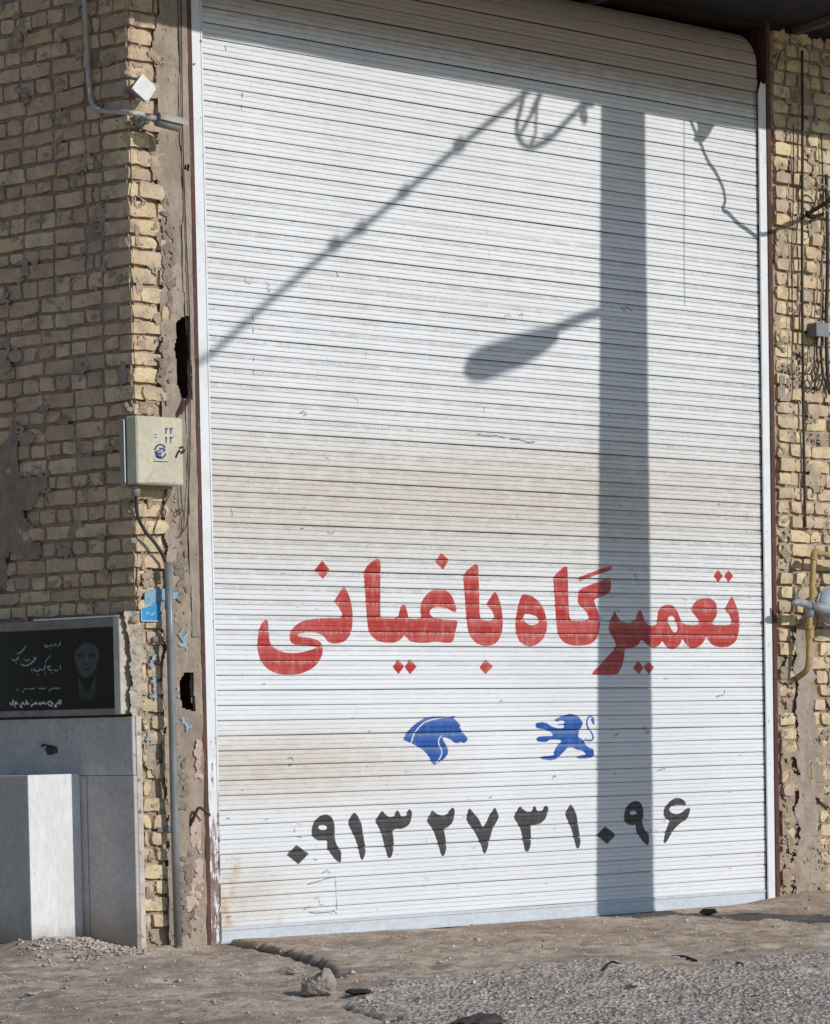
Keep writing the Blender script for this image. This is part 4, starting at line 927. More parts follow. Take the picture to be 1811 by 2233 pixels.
# stone cladding
cl = empty('stone_cladding', (-0.58, 0.4, 0), 'grey polished stone slabs cladding the foot of the side wall', 'cladding')
XS = -0.592
zs1 = wl(290, 1562, XS)[2]; zs0 = wl(290, 1691, XS)[2]
YS = YF-0.012
mb = MB(); mb.box((XS, YS+0.003, zs0+0.001), (XS+0.022, 1.6, zs1-0.002), 0.002); mb.build('slab', M['slab'], cl)
ysj = wl(193, 1850, XS)[1]
mb = MB(); mb.box((XS, YS, -0.05), (XS+0.022, ysj-0.001, zs0-0.001), 0.002); mb.build('slab', M['slab'], cl)
mb = MB(); mb.box((XS-0.004, ysj+0.001, -0.05), (XS+0.022, ysj+0.6, zs0-0.001), 0.002); mb.build('slab', M['slab'], cl)
mb = MB(); mb.box((XS+0.0225, YS-0.002, -0.05), (-0.535, YS+0.02, zs1), 0.002); mb.build('slab_edge', M['slab_edge'], cl)
for i in range(1):
    p = wl(112, 1635, XS-0.001); mb = MB()
    v, f_ = lump((XS-0.004, p[1], p[2]), (0.006, 0.045, 0.022), 6, 71); mb.add(v, f_)
    mb.tube(spline([(XS-0.006, p[1]-0.02, p[2]-0.006), (XS-0.02, p[1]+0.01, p[2]+0.02), (XS-0.012, p[1]+0.05, p[2]+0.024), (XS-0.004, p[1]+0.07, p[2]+0.018)]), 0.005, 6); o = mb.build('rusted_fitting', M['clod'], cl, True)
pd_y = wl(179, 1850, XS)[1]; pd_x = at(64, 1850, 1, pd_y)[0]
pe = empty('fountain_pedestal', ((pd_x+XS)/2, pd_y+0.3, 0), 'low stone pedestal with a bright white sunlit end panel below the memorial board', 'pedestal')
zp_ = at(120, 1689, 1, pd_y)[2]
mb = MB(); mb.box((pd_x, pd_y+0.012, -0.05), (XS-0.006, pd_y+0.9, zp_-0.003), 0.002); mb.build('side_slab', M['slab'], pe)
mb = MB(); mb.box((pd_x+0.002, pd_y, -0.05), (XS-0.005, pd_y+0.0115, zp_), 0.001); mb.build('end_panel', M['white_panel'], pe)

# ------------------------------------------------------------------ fixtures on the pier
# conduit and security camera
DO = lambda px, py, out: at(px, py, 1, YF-out)
cd = MB()
cx0 = at(186, 40, 0, -0.565)
P = [wl(183, -40, XC(4.5)-0.025), wl(186, 40, XC(4.4)-0.02), wl(192, 150, XC(4.2)-0.02), wl(197, 205, XC(4.0)-0.02), wl(202, 225, XC(4.0)-0.02), wl(215, 238, XC(4.0)-0.022), wl(240, 243, XC(4.0)-0.025), wl(262, 244, XC(4.0)-0.03)]
P2 = [DO(285, 246, 0.07), DO(300, 247, 0.085), DO(312, 249, 0.09)]
o = cd.tube(spline(P+P2, 6), 0.0125, 10).build('conduit_pipe', M['pvc'], None, True); tagp(o, 'beige plastic conduit bending along the wall to the security camera', 'conduit')
sc_ = empty('security_camera', DO(310, 250, 0.03), 'grey bullet security camera with sun hood on the brick pier', 'camera')
mb = MB(); mb.tube([DO(305, 262, -0.005), DO(306, 260, 0.04)], 0.034, 12); mb.build('mount', M['alu'], sc_, True)
mb = MB(); mb.tube([DO(306, 260, 0.03), DO(320, 258, 0.12), DO(340, 257, 0.14)], 0.013, 8); mb.build('arm', M['alu'], sc_, True)
a = DO(343, 256, 0.135); b = DO(402, 270, 0.165)
dirv = (b-a)/np.linalg.norm(b-a); nrm = np.array((0, 0, 1.0)); sdv = np.cross(dirv, nrm); sdv /= np.linalg.norm(sdv); nrm = np.cross(sdv, dirv)
mb = MB(); mb.tube([a-nrm*0.01, b-dirv*0.03-nrm*0.012], 0.032, 12); mb.build('body', M['box_side'], sc_, True)
mb = MB(); c = b-dirv*0.028-nrm*0.012; mb.tube([c, c+dirv*0.004], 0.021, 12); mb.build('lens', M['black'], sc_, True)
V = []; nn = 8
for e in (a-dirv*0.004, b):
    for r_ in (0.043, 0.039):
        for i in range(nn+1):
            t = math.pi*(-0.05+1.1*i/nn); V.append(e-nrm*0.008+r_*(math.cos(t)*sdv+math.sin(t)*0.8*nrm))
m = nn+1; Fc = [(i, i+1, 2*m+i+1, 2*m+i) for i in range(nn)]+[(m+i+1, m+i, 3*m+i, 3*m+i+1) for i in range(nn)]+[(2*m+i, 2*m+i+1, 3*m+i+1, 3*m+i) for i in range(nn)]+[(i+1, i, m+i, m+i+1) for i in range(nn)]
mobj('hood', V, Fc, M['pvc'], sc_, True)
# diamond cover plate
jp = empty('junction_cover', DO(315, 192, 0.02), 'white square junction cover hung as a diamond on the sunlit pier', 'cover plate')
c4 = [DO(x, y, 0.095) for x, y in ((311, 160), (342, 191), (322, 223), (288, 192))]
mb = MB(); mb.prism(c4, (0, 0.006, 0)); fix_normals(mb.build('plate', M['white_plate'], jp))
cc = sum(np.array(p) for p in c4)/4
mb = MB(); mb.prism([cc+(np.array(p)-cc)*0.9+np.array((0, 0.0062, 0)) for p in c4], (0, 0.022, 0)); fix_normals(mb.build('housing', M['box_side'], jp)); mb = MB(); mb.prism([cc+(np.array(p)-cc)*0.45+np.array((0, 0.030, 0)) for p in c4], (0, 0.062, 0)); fix_normals(mb.build('bracket', M['box_side'], jp))
for p in (c4[1], c4[3], c4[2]):
    q = cc+(np.array(p)-cc)*0.86; mb = MB(); mb.tube([q, q-np.array((0, 0.002, 0))], 0.003, 6); mb.build('screw', M['alu'], jp)
# loose cable ends by the camera
mb = MB(); mb.tube(spline([DO(305, 247, 0.02), DO(310, 262, 0.04), DO(303, 270, 0.03), DO(298, 258, 0.02), DO(292, 262, 0.02)]), 0.004, 6)
mb.tube(spline([DO(318, 250, 0.03), DO(326, 262, 0.05), DO(320, 270, 0.03), DO(314, 262, 0.02)]), 0.003, 6)
o = mb.build('camera_cable', M['cable'], None, True); tagp(o, 'short loose black cables tangled under the security camera', 'cable')

# meter box
mx = empty('meter_box', DO(338, 980, 0.05), 'cream metal electricity meter box with blue printed marks on the pier', 'meter box')
dpt = 0.112
f0 = DO(297, 906, dpt); f1 = DO(402, 1054, dpt)
fx0, fx1 = f0[0], f1[0]; ztp = DO(340, 908, dpt)[2]; zbt = DO(350, 1057, dpt)[2]
yfr = YF-dpt
mb = MB(); mb.box((fx0, yfr, zbt), (fx1, YF-0.034, ztp), 0.007); o = mb.build('cover', M['box'], mx, False)
mb = MB(); mb.box((fx0-0.012, YF-0.033, zbt-0.012), (fx1-0.004, YF+0.0, ztp-0.012), 0.004); mb.build('back_box', M['box_side'], mx)
mb = MB(); mb.box((fx0-0.014, YF-0.040, zbt+0.01), (fx0-0.010, YF-0.034, ztp-0.02)); mb.build('hinge_strip', M['white_plate'], mx)
def bq(x, y): q = at(250+x/5.35, 850+y/5.35, 1, yfr-0.0012); return q
def pstroke(P, w): return [at(250+x/5.35, 850+y/5.35, 1, yfr-0.0004) for x, y in stroke(P, w)]
def print_on(P, w, mb): 
    s_ = pstroke(P, w*1.35); n = len(s_)//2
    mb.add(s_, [(i, i+1, 2*n-2-i, 2*n-1-i) for i in range(n-1)])
mb = MB()
for P, w in (([(590,445),(600,470),(598,515)], 12), ([(590,448),(615,462),(622,440)], 10), ([(648,442),(658,468),(656,515)], 12), ([(648,448),(668,462),(678,440)], 10),
             ([(590,560),(602,548),(608,565),(595,572)], 9), ([(606,550),(602,620)], 11), ([(640,560),(652,548),(660,562),(645,572)], 9), ([(658,550),(655,620)], 11), ([(668,560),(688,545)], 9),
             ([(460,522),(495,522)], 7), ([(462,555),(492,556)], 7), ([(450,832),(535,838),(620,840)], 9)): print_on(P, w, mb)
# round emblem
for t0, t1, r_, w in ((0.3, 2.6, 66, 16), (3.3, 5.7, 66, 16), (2.7, 3.2, 50, 30), (5.9, 6.2, 50, 24)):
    print_on([(535+r_*math.cos(t0+(t1-t0)*i/8), 718+r_*1.2*math.sin(t0+(t1-t0)*i/8)) for i in range(9)], w, mb)
for P, w in (([(480,745),(515,750),(545,735)], 22), ([(520,680),(560,690),(580,680)], 18), ([(500,712),(540,705)], 12), ([(555,725),(585,715)], 10), ([(490,770),(530,785),(545,765)], 20)): print_on(P, w, mb)
mb.build('printed_mark', M['box_print'], mx)
mb = MB(); print_on([(712,795),(735,740),(760,700)], 18, mb); print_on([(750,680),(805,668)], 20, mb); print_on([(765,735),(800,725),(815,690)], 26, mb); mb.build('scraped_hole', M['black'], mx)
mb = MB(); V = [at(250+x/5.35, 850+y/5.35, 1, yfr-0.003) for x, y in ((395,1082),(400,1040),(440,1000),(500,975),(560,968),(620,975),(680,1005),(720,1045),(735,1082))]
mb.prism(V, (0, 0.004, 0)); fix_normals(mb.build('inspection_boss', M['box'], mx))
mb = MB(); g0 = DO(296, 1062, 0.045); mb.tube([g0+np.array((0, 0, 0.02)), g0-np.array((0, 0, 0.045))], 0.022, 10); mb.build('gland', M['box_side'], mx, True)
# supply cable from meter box to the galvanised pipe
mb = MB(); mb.tube(spline([g0-np.array((0, 0, 0.03)), DO(298, 1100, 0.045), DO(302, 1130, 0.05), DO(318, 1160, 0.055), DO(335, 1180, 0.055), DO(352, 1205, 0.05), DO(361, 1228, 0.04), DO(366, 1260, 0.035)], 6), 0.0085, 8)
o = mb.build('supply_cable', M['cable'], None, True); tagp(o, 'black supply cable curving from the meter box into the galvanised pipe', 'cable')
dpz = empty('riser_pipe', DO(380, 1700, 0.03), 'grey galvanised riser pipe standing on the ground beside the brick pier', 'pipe')
def rp(px, py): return DO(px, py, 0.072)
mb = MB(); mb.tube([rp(367, 1226), rp(372, 1400), rp(377, 1600), rp(381, 1800), rp(389, 2064)], 0.0195, 14); mb.build('tube', M['pipe'], dpz, True)
for py, px in ((1393, 372), (1809, 382)):
    q = rp(px, py); mb = MB(); mb.tube([q-np.array((0, 0, 0.012)), q+np.array((0, 0, 0.012))], 0.0225, 14, False); mb.box((q[0]-0.06, YF-0.016, q[2]-0.012), (q[0]+0.045, YF-0.010, q[2]+0.012)); mb.build('clamp', M['pipe'], dpz)
# blue tiles
def tile(P, out, mat, label):
    pts = [DO(x, y, out) for x, y in P]; mb = MB(); mb.prism(pts, (0, 0.006, 0)); o = fix_normals(mb.build('street_number_plate', mat)); return tagp(o, label, 'plate', 'broken blue plates on the pier')
tile(((316,1292),(340,1284),(382,1283),(390,1304),(376,1308),(352,1310),(316,1322)), 0.010, M['blue_faded'], 'faded torn light blue plate behind the riser pipe, upper of two')
o = tile(((308,1329),(350,1312),(351,1355),(309,1354)), 0.014, M['blue'], 'bright blue plate with white edge left of the riser pipe, lower of two')
mb = MB()
for a, b in (((308,1329),(309,1354)), ((309,1354),(351,1355))): mb.tube([DO(*a, 0.0165), DO(*b, 0.0165)], 0.0022, 5)
mb.tube(spline([DO(318,1340,.0155),DO(324,1336,.0155),DO(330,1342,.0155),DO(338,1336,.0155)]), 0.0018, 4)
q = mb.build('white_edge', M['white_plate'], o)
# thin telephone wires on the render
mb = MB(); mb.tube(spline([DO(395, 0, .018), DO(399, 300, .018), DO(408, 560, .018), DO(414, 700, .02), DO(415, 870, .018), DO(414, 1000, .02), DO(411, 1080, .02), DO(408, 1140, .02), DO(398, 1160, .018), DO(392, 1172, .014)], 6), 0.0028, 6)
o = mb.build('telephone_wire', M['cable'], None, True); tagp(o, 'thin dark wire running down the cement strip beside the red post', 'wire', 'thin wires on the pier')
mb = MB(); mb.tube(spline([DO(376, 1062, .02), DO(367, 1085, .02), DO(356, 1105, .02), DO(350, 1118, .02), DO(358, 1124, .02), DO(362, 1114, .02), DO(354, 1110, .02), DO(345, 1130, .016), DO(340, 1145, .016), DO(336, 1160, .014), DO(342, 1172, .014)], 6), 0.0026, 6)
mb.tube(spline([DO(394, 1060, .02), DO(396, 1090, .02), DO(398, 1112, .02), DO(388, 1122, .02), DO(386, 1114, .02), DO(398, 1110, .02), DO(400, 1124, .02), DO(396, 1140, .016), DO(396, 1155, .014)], 6), 0.0026, 6)
o = mb.build('telephone_wire', M['cable'], None, True); tagp(o, 'two thin looped wires hanging below the meter box', 'wire', 'thin wires on the pier')
# rusty angle bar and bent rebar hook
mb = MB(); a, b = DO(392, 902, 0.02), DO(416, 862, 0.05); mb.tube([a, a+(b-a)*0.8, b], [0.012, 0.012, 0.015], 6); o = mb.build('steel_stub', M['rust']); tagp(o, 'short rusty red steel stub sticking out above the meter box', 'steel stub')
mb = MB(); mb.tube(spline([DO(414, 1803, 0.0), DO(424, 1780, 0.03), DO(434, 1762, 0.05), DO(446, 1768, 0.06), DO(458, 1778, 0.07)], 4), 0.0075, 7); o = mb.build('rebar_hook', M['cable'], None, True); tagp(o, 'bent dark reinforcing bar hooked out of the lower pier', 'steel bar')

# ------------------------------------------------------------------ cables, junction box and gas fittings on the right wall
R = lambda px, py, out: at(px, py, 1, YF-out)
def cable(P, r, name, label, mat='cable', grp='cables on the right wall', cat='cable'):
    mb = MB(); mb.tube(spline(P, 6), r, 7); o = mb.build(name, M[mat], None, True); return tagp(o, label, cat, grp)
cable([R(1750,0+110,.03), R(1751,300,.03), R(1750,560,.03), R(1752,800,.025), R(1754,980,.02), R(1757,1150,.02)], 0.0085, 'wall_cable', 'thickest dark cable running straight down the right brick wall', 'cable')
cable([R(1792,290,.02), R(1795,380,.02), R(1797,430,.02)], 0.0045, 'wall_cable', 'short thin dark cable dropping to the hook bracket')
cable([R(1731,270,.02), R(1731,420,.02), R(1727,560,.02), R(1729,700,.02), R(1728,790,.02), R(1730,850,.02)], 0.0032, 'wall_cable', 'thin twin flex nearest the red post', 'cable')
cable([R(1734,470,.024), R(1731,560,.024), R(1729,640,.024)], 0.0026, 'wall_cable', 'pale thin flex beside the thin twin flex', 'cable_grey')
cable([R(1803,380,.03), R(1806,560,.03), R(1803,700,.03), R(1805,800,.03), R(1811,860,.03)], 0.011, 'wall_cable', 'dark cable bundle at the right edge of the photograph')
cable([R(1794,560,.03), R(1793,620,.03), R(1790,690,.035), R(1789,705,.04)], 0.0045, 'wall_cable', 'cable entering the top of the grey junction box', 'cable_grey')
cable([R(1784,735,.035), R(1782,770,.03), R(1786,800,.03), R(1776,830,.03), R(1770,812,.03), R(1780,795,.03)], 0.0055, 'wall_cable', 'left looped cable hanging under the junction box')
cable([R(1793,735,.035), R(1792,780,.03), R(1796,820,.03), R(1786,850,.03), R(1778,838,.03), R(1790,818,.03), R(1802,830,.03), R(1806,850,.03)], 0.0065, 'wall_cable', 'right looped cable hanging under the junction box')
cable([R(1764,745,.02), R(1761,790,.02), R(1757,815,.02), R(1770,800,.02), R(1782,785,.02)], 0.003, 'wall_cable', 'thin stray wire left of the junction box')
cable([R(1754,840,.02), R(1762,856,.03), R(1768,842,.03), R(1760,828,.02), R(1752,842,.02)], 0.004, 'wall_cable', 'small dark cable curl below the junction box')
cable([R(1693,150,.02), R(1698,128,.03), R(1705,112,.03), R(1712,106,.02)], 0.004, 'wall_cable', 'thin dark wire curving over the top bricks beside the post')
# hook bracket with the service cable
hb = empty('cable_bracket', R(1785, 450, 0.03), 'rusty wire bracket with an insulator loop on the right wall', 'bracket')
mb = MB(); mb.tube(spline([R(1764,468,.02), R(1776,450,.06), R(1781,425,.09), R(1784,408,.10), R(1792,402,.10), R(1803,408,.10), R(1810,430,.09), R(1812,450,.08)], 5), 0.006, 7); mb.build('loop', M['cable_grey'], hb, True)
mb = MB(); mb.tube(spline([R(1761,462,.03), R(1764,472,.05), R(1780,471,.06), R(1796,466,.05)], 4), 0.011, 8); mb.build('arm', M['rust_shade'], hb, True)
mb = MB(); mb.tube(spline([R(1781,425,.09), R(1786,440,.08), R(1795,452,.07), R(1808,462,.06)], 4), 0.006, 7); mb.build('tie', M['cable_grey'], hb, True)
def cast(px, py, d):
    """point whose shadow falls where the photograph shows it on the shutter plane, d metres out from the wall"""
    return at(px, py, 1, 0.0)+SUN*d
cable([R(1762,466,.05), cast(1735,487,.22), cast(1705,497,.36), cast(1680,509,.45), cast(1652,517,.55), cast(1628,502,.63), cast(1606,486,.70), cast(1586,466,.76), cast(1575,458,.80), cast(1580,440,.84), cast(1576,412,.90), cast(1560,378,.98), cast(1543,352,1.05), cast(1530,322,1.12), cast(1518,296,1.2), cast(1505,262,1.3), cast(1497,215,1.45), cast(1490,150,1.6)], 0.0125, 'service_cable', 'thick service cable sagging from the wall bracket towards the pole', grp=None)
cable([cast(1490,205,1.43), cast(1491,400,1.43), cast(1491,560,1.43), cast(1492,668,1.43)], 0.0038, 'hanging_wire', 'thin loose wire hanging from the canopy edge', grp=None)
jb = empty('junction_box', R(1795, 718, 0.03), 'small grey junction box on the right brick wall', 'junction box')
a = R(1781, 703, 0.075); b = R(1807, 734, 0.075)
mb = MB(); mb.box((a[0], YF-0.075, b[2]), (b[0], YF-0.008, a[2]), 0.004); mb.build('case', M['grey_box'], jb)
mb = MB(); mb.box((a[0]-0.004, YF-0.079, b[2]-0.003), (b[0]+0.004, YF-0.0755, a[2]+0.003), 0.001); mb.build('lid', M['grey_box'], jb)
# gas service
gp = empty('gas_pipe', R(1775, 1300, 0.09), 'yellow painted gas pipe with an elbow on the right wall', 'gas pipe')
go_ = 0.125
mb = MB(); mb.tube([R(1776,1207,go_), R(1773,1250,go_), R(1772,1300,go_), R(1770,1312,go_)], 0.0175, 12); mb.build('riser', M['gas'], gp, True)
mb = MB(); mb.tube([R(1779,1204,go_), R(1811,1211,go_), R(1860,1222,go_)], 0.016, 12); mb.build('branch', M['gas'], gp, True)
mb = MB(); mb.tube(spline([R(1788,1206,go_), R(1780,1204,go_), R(1776,1209,go_), R(1775,1222,go_)], 4), 0.0205, 12); mb.build('elbow', M['gas'], gp, True)
mb = MB(); mb.tube(spline([R(1767,1345,go_), R(1766,1370,go_), R(1765,1420,go_), R(1763,1452,go_), R(1756,1466,go_*0.8), R(1745,1474,go_*0.45), R(1738,1480,0.0)], 5), 0.0175, 12); mb.build('inlet', M['gas'], gp, True)
mb = MB(); q = R(1767, 1392, go_); mb.tube([q, q+np.array((0, 0, 0.05))], 0.026, 8); q2 = R(1766,1372,go_); mb.tube([q2, q2+np.array((0, 0, 0.02))], 0.03, 6); mb.build('coupling', M['gas'], gp)
gv = empty('gas_valve', R(1768, 1325, 0.09), 'grey cast gas valve with a lever above the yellow inlet pipe', 'valve')
mb = MB(); a = R(1770,1310,go_); b = R(1767,1346,go_); mb.tube([a, a+(b-a)*0.3, a+(b-a)*0.5, a+(b-a)*0.7, b], [0.022, 0.025, 0.034, 0.025, 0.022], 10); mb.build('body', M['alu'], gv, True)
mb = MB(); mb.tube([R(1770,1325,go_+0.0), R(1756,1316,go_+0.05), R(1738,1313,go_+0.06), R(1730,1315,go_+0.06)], [0.018, 0.024, 0.020, 0.010], 8); mb.tube([R(1745,1313,go_+0.05), R(1741,1290,go_+0.05)], [0.018, 0.009], 7); mb.build('lever', M['alu'], gv, True)
mb = MB(); mb.tube([R(1772,1322,go_+0.02), R(1790,1326,go_+0.04), R(1880,1346,go_+0.04)], [0.022, 0.032, 0.034], 12); mb.build('outlet', M['alu'], gv, True)
rg = empty('gas_regulator', R(1806, 1325, 0.14), 'round pale grey gas regulator at the right edge beside the yellow pipe', 'regulator')
c = R(1811, 1322, 0.10); V = []
ax = np.array((-0.15, -1.0, 0.05)); ax /= np.linalg.norm(ax)
mb = MB(); mb.tube([c, c+ax*0.012, c+ax*0.02, c+ax*0.045, c+ax*0.07, c+ax*0.075], [0.096, 0.108, 0.108, 0.096, 0.055, 0.018], 20); mb.build('body', M['reg'], rg, True)
mb = MB(); mb.tube([c+ax*0.008, c+ax*0.014], 0.118, 24); mb.build('flange', M['alu'], rg)
for i in range(8):
    t = i*math.pi/4; s1 = np.cross(ax, (0, 0, 1.0)); s1 /= np.linalg.norm(s1); s2_ = np.cross(s1, ax); q = c+ax*0.014+0.112*(math.cos(t)*s1+math.sin(t)*s2_)
    mb = MB(); mb.tube([q, q+ax*0.008], 0.006, 6); mb.build('bolt', M['alu'], rg)

# ------------------------------------------------------------------ street pole with lamp, outside the picture to the right: its shadow crosses the shutter
DPL = 3.0
pl = empty('utility_pole', (3.06+SUN[0]*DPL, -DPL, -0.2), 'tapering concrete utility pole standing in front of the wall right of the shutter', 'pole')
b0 = at(1299, 1800, 1, 0.0); b1 = at(1424, 1800, 1, 0.0); t0 = at(1307, 400, 1, 0.0); t1 = at(1408, 400, 1, 0.0)
def polex(z):
    """left and right shadow edges at shutter height z"""
    k_ = (z-b0[2])/(t0[2]-b0[2]); return b0[0]+(t0[0]-b0[0])*k_, b1[0]+(t1[0]-b1[0])*k_
mb = MB(); V = []; zz_ = [-0.3, 0.5, 2, 4, 6, 8, 9.5]
DY = 0.22
for zz0 in zz_:
    zs = zz0-SUN[2]*DPL; l_, r_ = polex(zs)
    ww = (r_-l_)-SUN[0]*DY*(1-0.03*max(zz0, 0)); cxp = (l_+r_)/2+SUN[0]*DPL; dy = DY*(1-0.03*max(zz0, 0))/2; ww = max(ww, 0.12)/2; ch = 0.02
    V += [(cxp-ww+ch, -DPL-dy, zz0), (cxp+ww-ch, -DPL-dy, zz0), (cxp+ww, -DPL-dy+ch, zz0), (cxp+ww, -DPL+dy-ch, zz0), (cxp+ww-ch, -DPL+dy, zz0), (cxp-ww+ch, -DPL+dy, zz0), (cxp-ww, -DPL+dy-ch, zz0), (cxp-ww, -DPL-dy+ch, zz0)]
m = len(zz_); Fc = [(i*8+j, i*8+(j+1) % 8, (i+1)*8+(j+1) % 8, (i+1)*8+j) for i in range(m-1) for j in range(8)]+[tuple(range((m-1)*8, m*8))]
mb.add(V, Fc); mb.build('shaft', M['concrete'], pl)
slm = empty('street_lamp', cast(1307, 690, DPL), 'street lamp with an oval head on a short arm fixed to the utility pole', 'street lamp')
DS = 1.0430
def cs(dx_, dy_, d): return cast(dx_*DS, dy_*DS, d)
mb = MB(); mb.tube([cs(1262, 652, 3.0), cs(1225, 662, 3.3), cs(1185, 678, 3.6), cs(1155, 692, 3.8), cs(1135,702,3.9)], 0.028, 8); mb.build('arm', M['pipe'], slm, True)
mb = MB(); mb.tube([cs(1160, 700, 3.85), cs(1145, 706, 3.9), cs(1125, 716, 4.0), cs(1085, 734, 4.2), cs(1040, 750, 4.4), cs(1005, 764, 4.55), cs(985, 772, 4.62), cs(972, 777, 4.66)], [0.04, 0.055, 0.068, 0.080, 0.084, 0.082, 0.066, 0.03], 14); mb.build('head', M['alu'], slm, True)
mb = MB(); mb.tube([cs(400, 768, 5.0), cs(440, 742, 4.9), cs(560, 632, 4.6), cs(690, 522, 4.25), cs(750, 482, 4.1), cs(835, 412, 3.9), cs(945, 318, 3.6), cs(1030, 250, 3.4), cs(1110, 186, 3.2), cs(1180, 130, 3.0)], [0.017]*10, 8)
for a_, b_, r_ in ((690, 520, 0.034), (835, 410, 0.03), (950, 312, 0.036), (745, 485, 0.03)):
    dd = 4.9-(a_-440)*0.00255; p = cs(a_, b_, dd); q = cs(a_+18, b_-15, dd-0.04); mb.tube([p, q], r_, 8)
o = mb.build('overhead_cable', M['cable'], None, True); tagp(o, 'twisted overhead cable with joint sleeves running from the utility pole', 'cable')
mb = MB()
def L7(x, y, d): return cast(1080+x/6.2, 170+y/6.2, d)
for P, r_ in (([(420,60),(340,400),(290,600),(285,760),(340,880),(450,950),(560,920),(700,850),(820,740),(950,600),(1080,470),(1190,340),(1300,250)], 0.017),
              ([(640,120),(560,350),(470,520),(400,640),(320,800),(400,920),(520,940)], 0.014), ([(560,380),(540,600),(530,780),(450,930)], 0.011), ([(700,80),(600,230),(540,330),(480,480)], 0.014),
              ([(1180,380),(1150,480),(1190,600),(1220,540),(1200,400),(1320,360)], 0.016), ([(640,780),(800,760),(900,660),(1010,540)], 0.008)):
    mb.tube(spline([L7(x, y, 3.0+0.1*i/len(P)) for i, (x, y) in enumerate(P)], 4), r_, 7)
o = mb.build('cable_coil', M['cable'], None, True); tagp(o, 'coil of spare cable hung on the utility pole under the canopy line', 'cable')

# ------------------------------------------------------------------ things lying on the ground
def rock(name, px, py, r, seed, mat, label, cat, n=9, sink=0.25, rotz=0.0, group=None):
    p = onground(px, py); c = (p[0], p[1], gh(p[0], p[1])+r[2]*(1-sink)); v, f_ = lump(c, r, n, seed)
    o = mobj(name, v, f_, mat); return tagp(o, label, cat, group)
# the main stone, faceted with a peak on the right
p = onground(697, 2176); cz = gh(p[0], p[1])
RDv, ADv = RT.copy(), None
ex = np.array((RT[0], RT[1], 0)); ex /= np.linalg.norm(ex); ey = np.array((-ex[1], ex[0], 0))
prof_s = [(-39,0),(-41,12),(-36,27),(-24,37),(-8,42),(6,52),(12,61),(20,59),(33,46),(38,30),(37,12),(30,-1),(8,-4),(-20,-3)]
V = []; cc_ = (0.0, 24.0); rings = [(-0.085, 0.15), (-0.075, 0.62), (-0.045, 0.90), (0.0, 1.0), (0.045, 0.88), (0.075, 0.58), (0.085, 0.12)]
for d_, s_ in rings:
    for i, (a, b) in enumerate(prof_s):
        nn_ = mnoise.noise(Vector((a*0.09, b*0.09, d_*40)))*0.16
        x = (a-cc_[0])*(s_+nn_)*1.0/560; z_ = max(cc_[1]+(b-cc_[1])*(s_+nn_*0.7), 0)/560
        V.append(tuple(np.array(p)*np.array((1, 1, 0))+ex*x+ey*d_+np.array((0, 0, cz-0.004+z_))))
n = len(prof_s); Fc = [(j*n+i, j*n+(i+1) % n, (j+1)*n+(i+1) % n, (j+1)*n+i) for j in range(len(rings)-1) for i in range(n)]+[tuple(range(n)), tuple(range((len(rings)-1)*n, len(rings)*n))]
o = mobj('stone', V, Fc, M['stone']); fix_normals(o)
sb = o.modifiers.new('sub', 'SUBSURF'); sb.levels = 2; sb.render_levels = 2; sb.subdivision_type = 'SIMPLE'
tx_ = bpy.data.textures.new('stone relief', 'CLOUDS'); tx_.noise_scale = 0.022; tx_.noise_depth = 2
dm = o.modifiers.new('relief', 'DISPLACE'); dm.texture = tx_; dm.strength = 0.017; dm.mid_level = 0.5
tagp(o, 'fist shaped pale stone with a pointed top lying in front of the crack', 'stone')
rock('pit_shade_lump', 781, 2167, (0.05, 0.05, 0.010), 5, M['black'], 'flat black lump added as the shaded pit at the left tip of the grey gravel patch', 'shade lump')  # black lump stands in for the shaded pit at the patch edge
rock('earth_clod', 1546, 1998, (0.06, 0.04, 0.018), 9, M['clod'], 'dark clod lying near the pole shadow by the shutter', 'clod')
rock('earth_clod', 1050, 2244, (0.11, 0.08, 0.022), 12, M['clod'], 'dark crumbly clod cut by the lower edge of the photograph', 'clod', 11)
rock('pale_stone', 645, 2126, (0.05, 0.035, 0.02), 15, M['stone'], 'small flat pale stone left of the pointed stone', 'stone')
rock('pale_stone', 85, 2172, (0.06, 0.035, 0.010), 25, M['slab_edge'], 'thin pale shard on the ground at the far lower left', 'shard')
def strip(P, r, label):
    pts = []
    for a, b in P: q = onground(a, b); pts.append((q[0], q[1], gh(q[0], q[1])+r*0.8))
    mb = MB(); mb.tube(spline(pts, 4), r, 6); o = mb.build('rubber_strip', M['black'], None, True); tagp(o, label, 'rubber strip', 'black strips on the gravel')
strip([(1317,2114),(1332,2106),(1348,2103),(1366,2104)], 0.005, 'curved black strip lying on the gravel patch, left of three')
strip([(1466,2093),(1490,2096),(1520,2098)], 0.006, 'short straight black strip on the gravel, middle of three')
strip([(1555,2093),(1590,2097),(1612,2101),(1622,2106)], 0.0035, 'thin curved black strip on the gravel, right of three')
strip([(1164,2065),(1178,2063),(1186,2062)], 0.004, 'tiny black strip on the bare dirt in front of the shutter')
# broken tile at the far left
q = onground(14, 2062); a = np.array((q[0], q[1], gh(q[0], q[1])))
mb = MB(); P4 = [a+ex*0.0+ey*-0.05, a+ex*0.13+ey*-0.02, a+ex*0.12+ey*0.12, a+ex*-0.02+ey*0.10]
P4 = [P4[0]+np.array((0,0,0.01)), P4[1]+np.array((0,0,0.0)), P4[2]+np.array((0,0,0.03)), P4[3]+np.array((0,0,0.035))]
mb.prism(P4, (0, 0, 0.022)); o = fix_normals(mb.build('broken_tile', M['slab'])); tagp(o, 'broken grey stone tile leaning at the foot of the pedestal', 'tile')

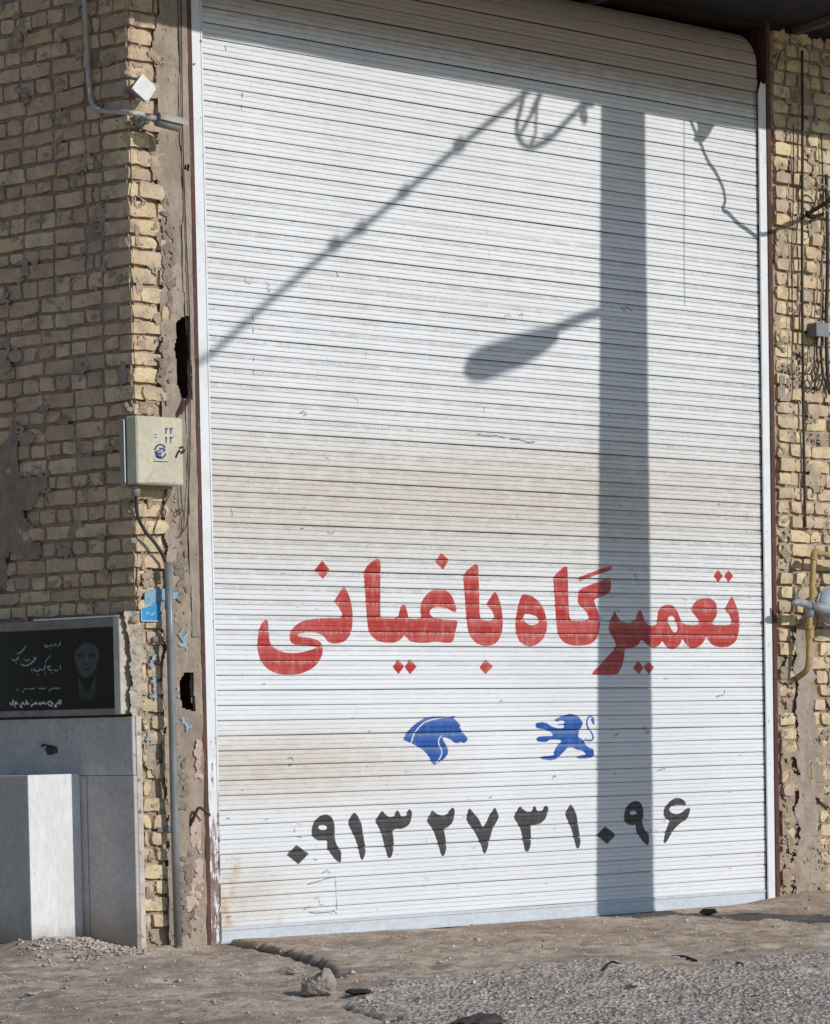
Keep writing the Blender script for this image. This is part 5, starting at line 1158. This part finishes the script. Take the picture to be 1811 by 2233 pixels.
# gravel and pebbles: nobody could count them
def scatter(name, pts, label, mat):
    V = []; Fc = []
    base = [(-1,-1,-0.6),(1,-1,-0.6),(1,1,-0.6),(-1,1,-0.6),(-0.7,-0.6,0.6),(0.6,-0.7,0.7),(0.7,0.6,0.5),(-0.6,0.7,0.7)]
    bf = [(4,5,6,7),(0,1,5,4),(1,2,6,5),(2,3,7,6),(3,0,4,7)]
    for (x, y, z, s) in pts:
        b = len(V); t = random.uniform(0, 6.28); c_, s_ = math.cos(t), math.sin(t); ax_ = random.uniform(0.7, 1.3); az = random.uniform(0.5, 1.0)
        for v in base:
            vx = v[0]*s*ax_*random.uniform(0.75, 1.2); vy = v[1]*s*random.uniform(0.75, 1.2)
            V.append((x+vx*c_-vy*s_, y+vx*s_+vy*c_, z+v[2]*s*az))
        Fc += [tuple(i+b for i in f) for f in bf]
    o = mobj(name, V, Fc, mat); return tagp(o, label, 'gravel', None, 'stuff')
pts = []
for _ in range(5200):
    x, y = random.uniform(-4.6, 5.2), random.uniform(-6.2, -0.02)
    s = random.choice([0.0025, 0.003, 0.004, 0.004, 0.005, 0.006])*random.uniform(0.8, 1.5)
    if random.random() < 0.012: s *= 2.6
    pts.append((x, y, gh(x, y)+s*0.35, s))
scatter('loose_pebbles', pts, 'scattered small pebbles and grit over the street', M['pebble'])
pts = []
for _ in range(2600):
    a, b = random.gauss(165, 75), random.uniform(2036, 2084)
    if a < 40 or a > 330: continue
    top = 2046+max(0, (a-190))*0.16
    if b < top: b = top+random.random()*14
    q = onground(a, b)
    if q[0] > XS-0.005 and q[1] > -0.03: continue
    if q[0] > pd_x and q[1] > pd_y: continue
    s = random.uniform(0.004, 0.010); pts.append((q[0], q[1], gh(q[0], q[1])+s*0.4, s))
scatter('gravel_heap', pts, 'little heap of pale gravel against the pedestal and slabs', M['pebble'])
pts = []
for _ in range(2600):
    a, b = random.uniform(790, 1811), random.uniform(2095, 2240)
    q = onground(a, b); i = np.searchsorted(gx, q[0]); j = np.searchsorted(gy, q[1])
    if pm[min(j, ny_-1), min(i, nx_-1)] < 0.5: continue
    s = random.uniform(0.003, 0.0065); pts.append((q[0], q[1], gh(q[0], q[1])+s*0.1, s))
scatter('surface_chippings', pts, 'grey stone chippings bedded in the rough street patch', M['pebble'])
pts = []
for _ in range(24):
    t = random.random(); i = int(t*(len(CR)-1)); f = t*(len(CR)-1)-i; c0 = CR[i]*(1-f)+CR[min(i+1, len(CR)-1)]*f
    x, y = c0[0]+random.gauss(0, 0.018), c0[1]+random.gauss(0, 0.018)
    if y > -0.02: continue
    s = random.uniform(0.003, 0.008); pts.append((x, y, gh(x, y)+s*0.3, s))
scatter('crumbled_edge', pts, 'dark crumbs along the broken edge of the door apron', M['clod'])
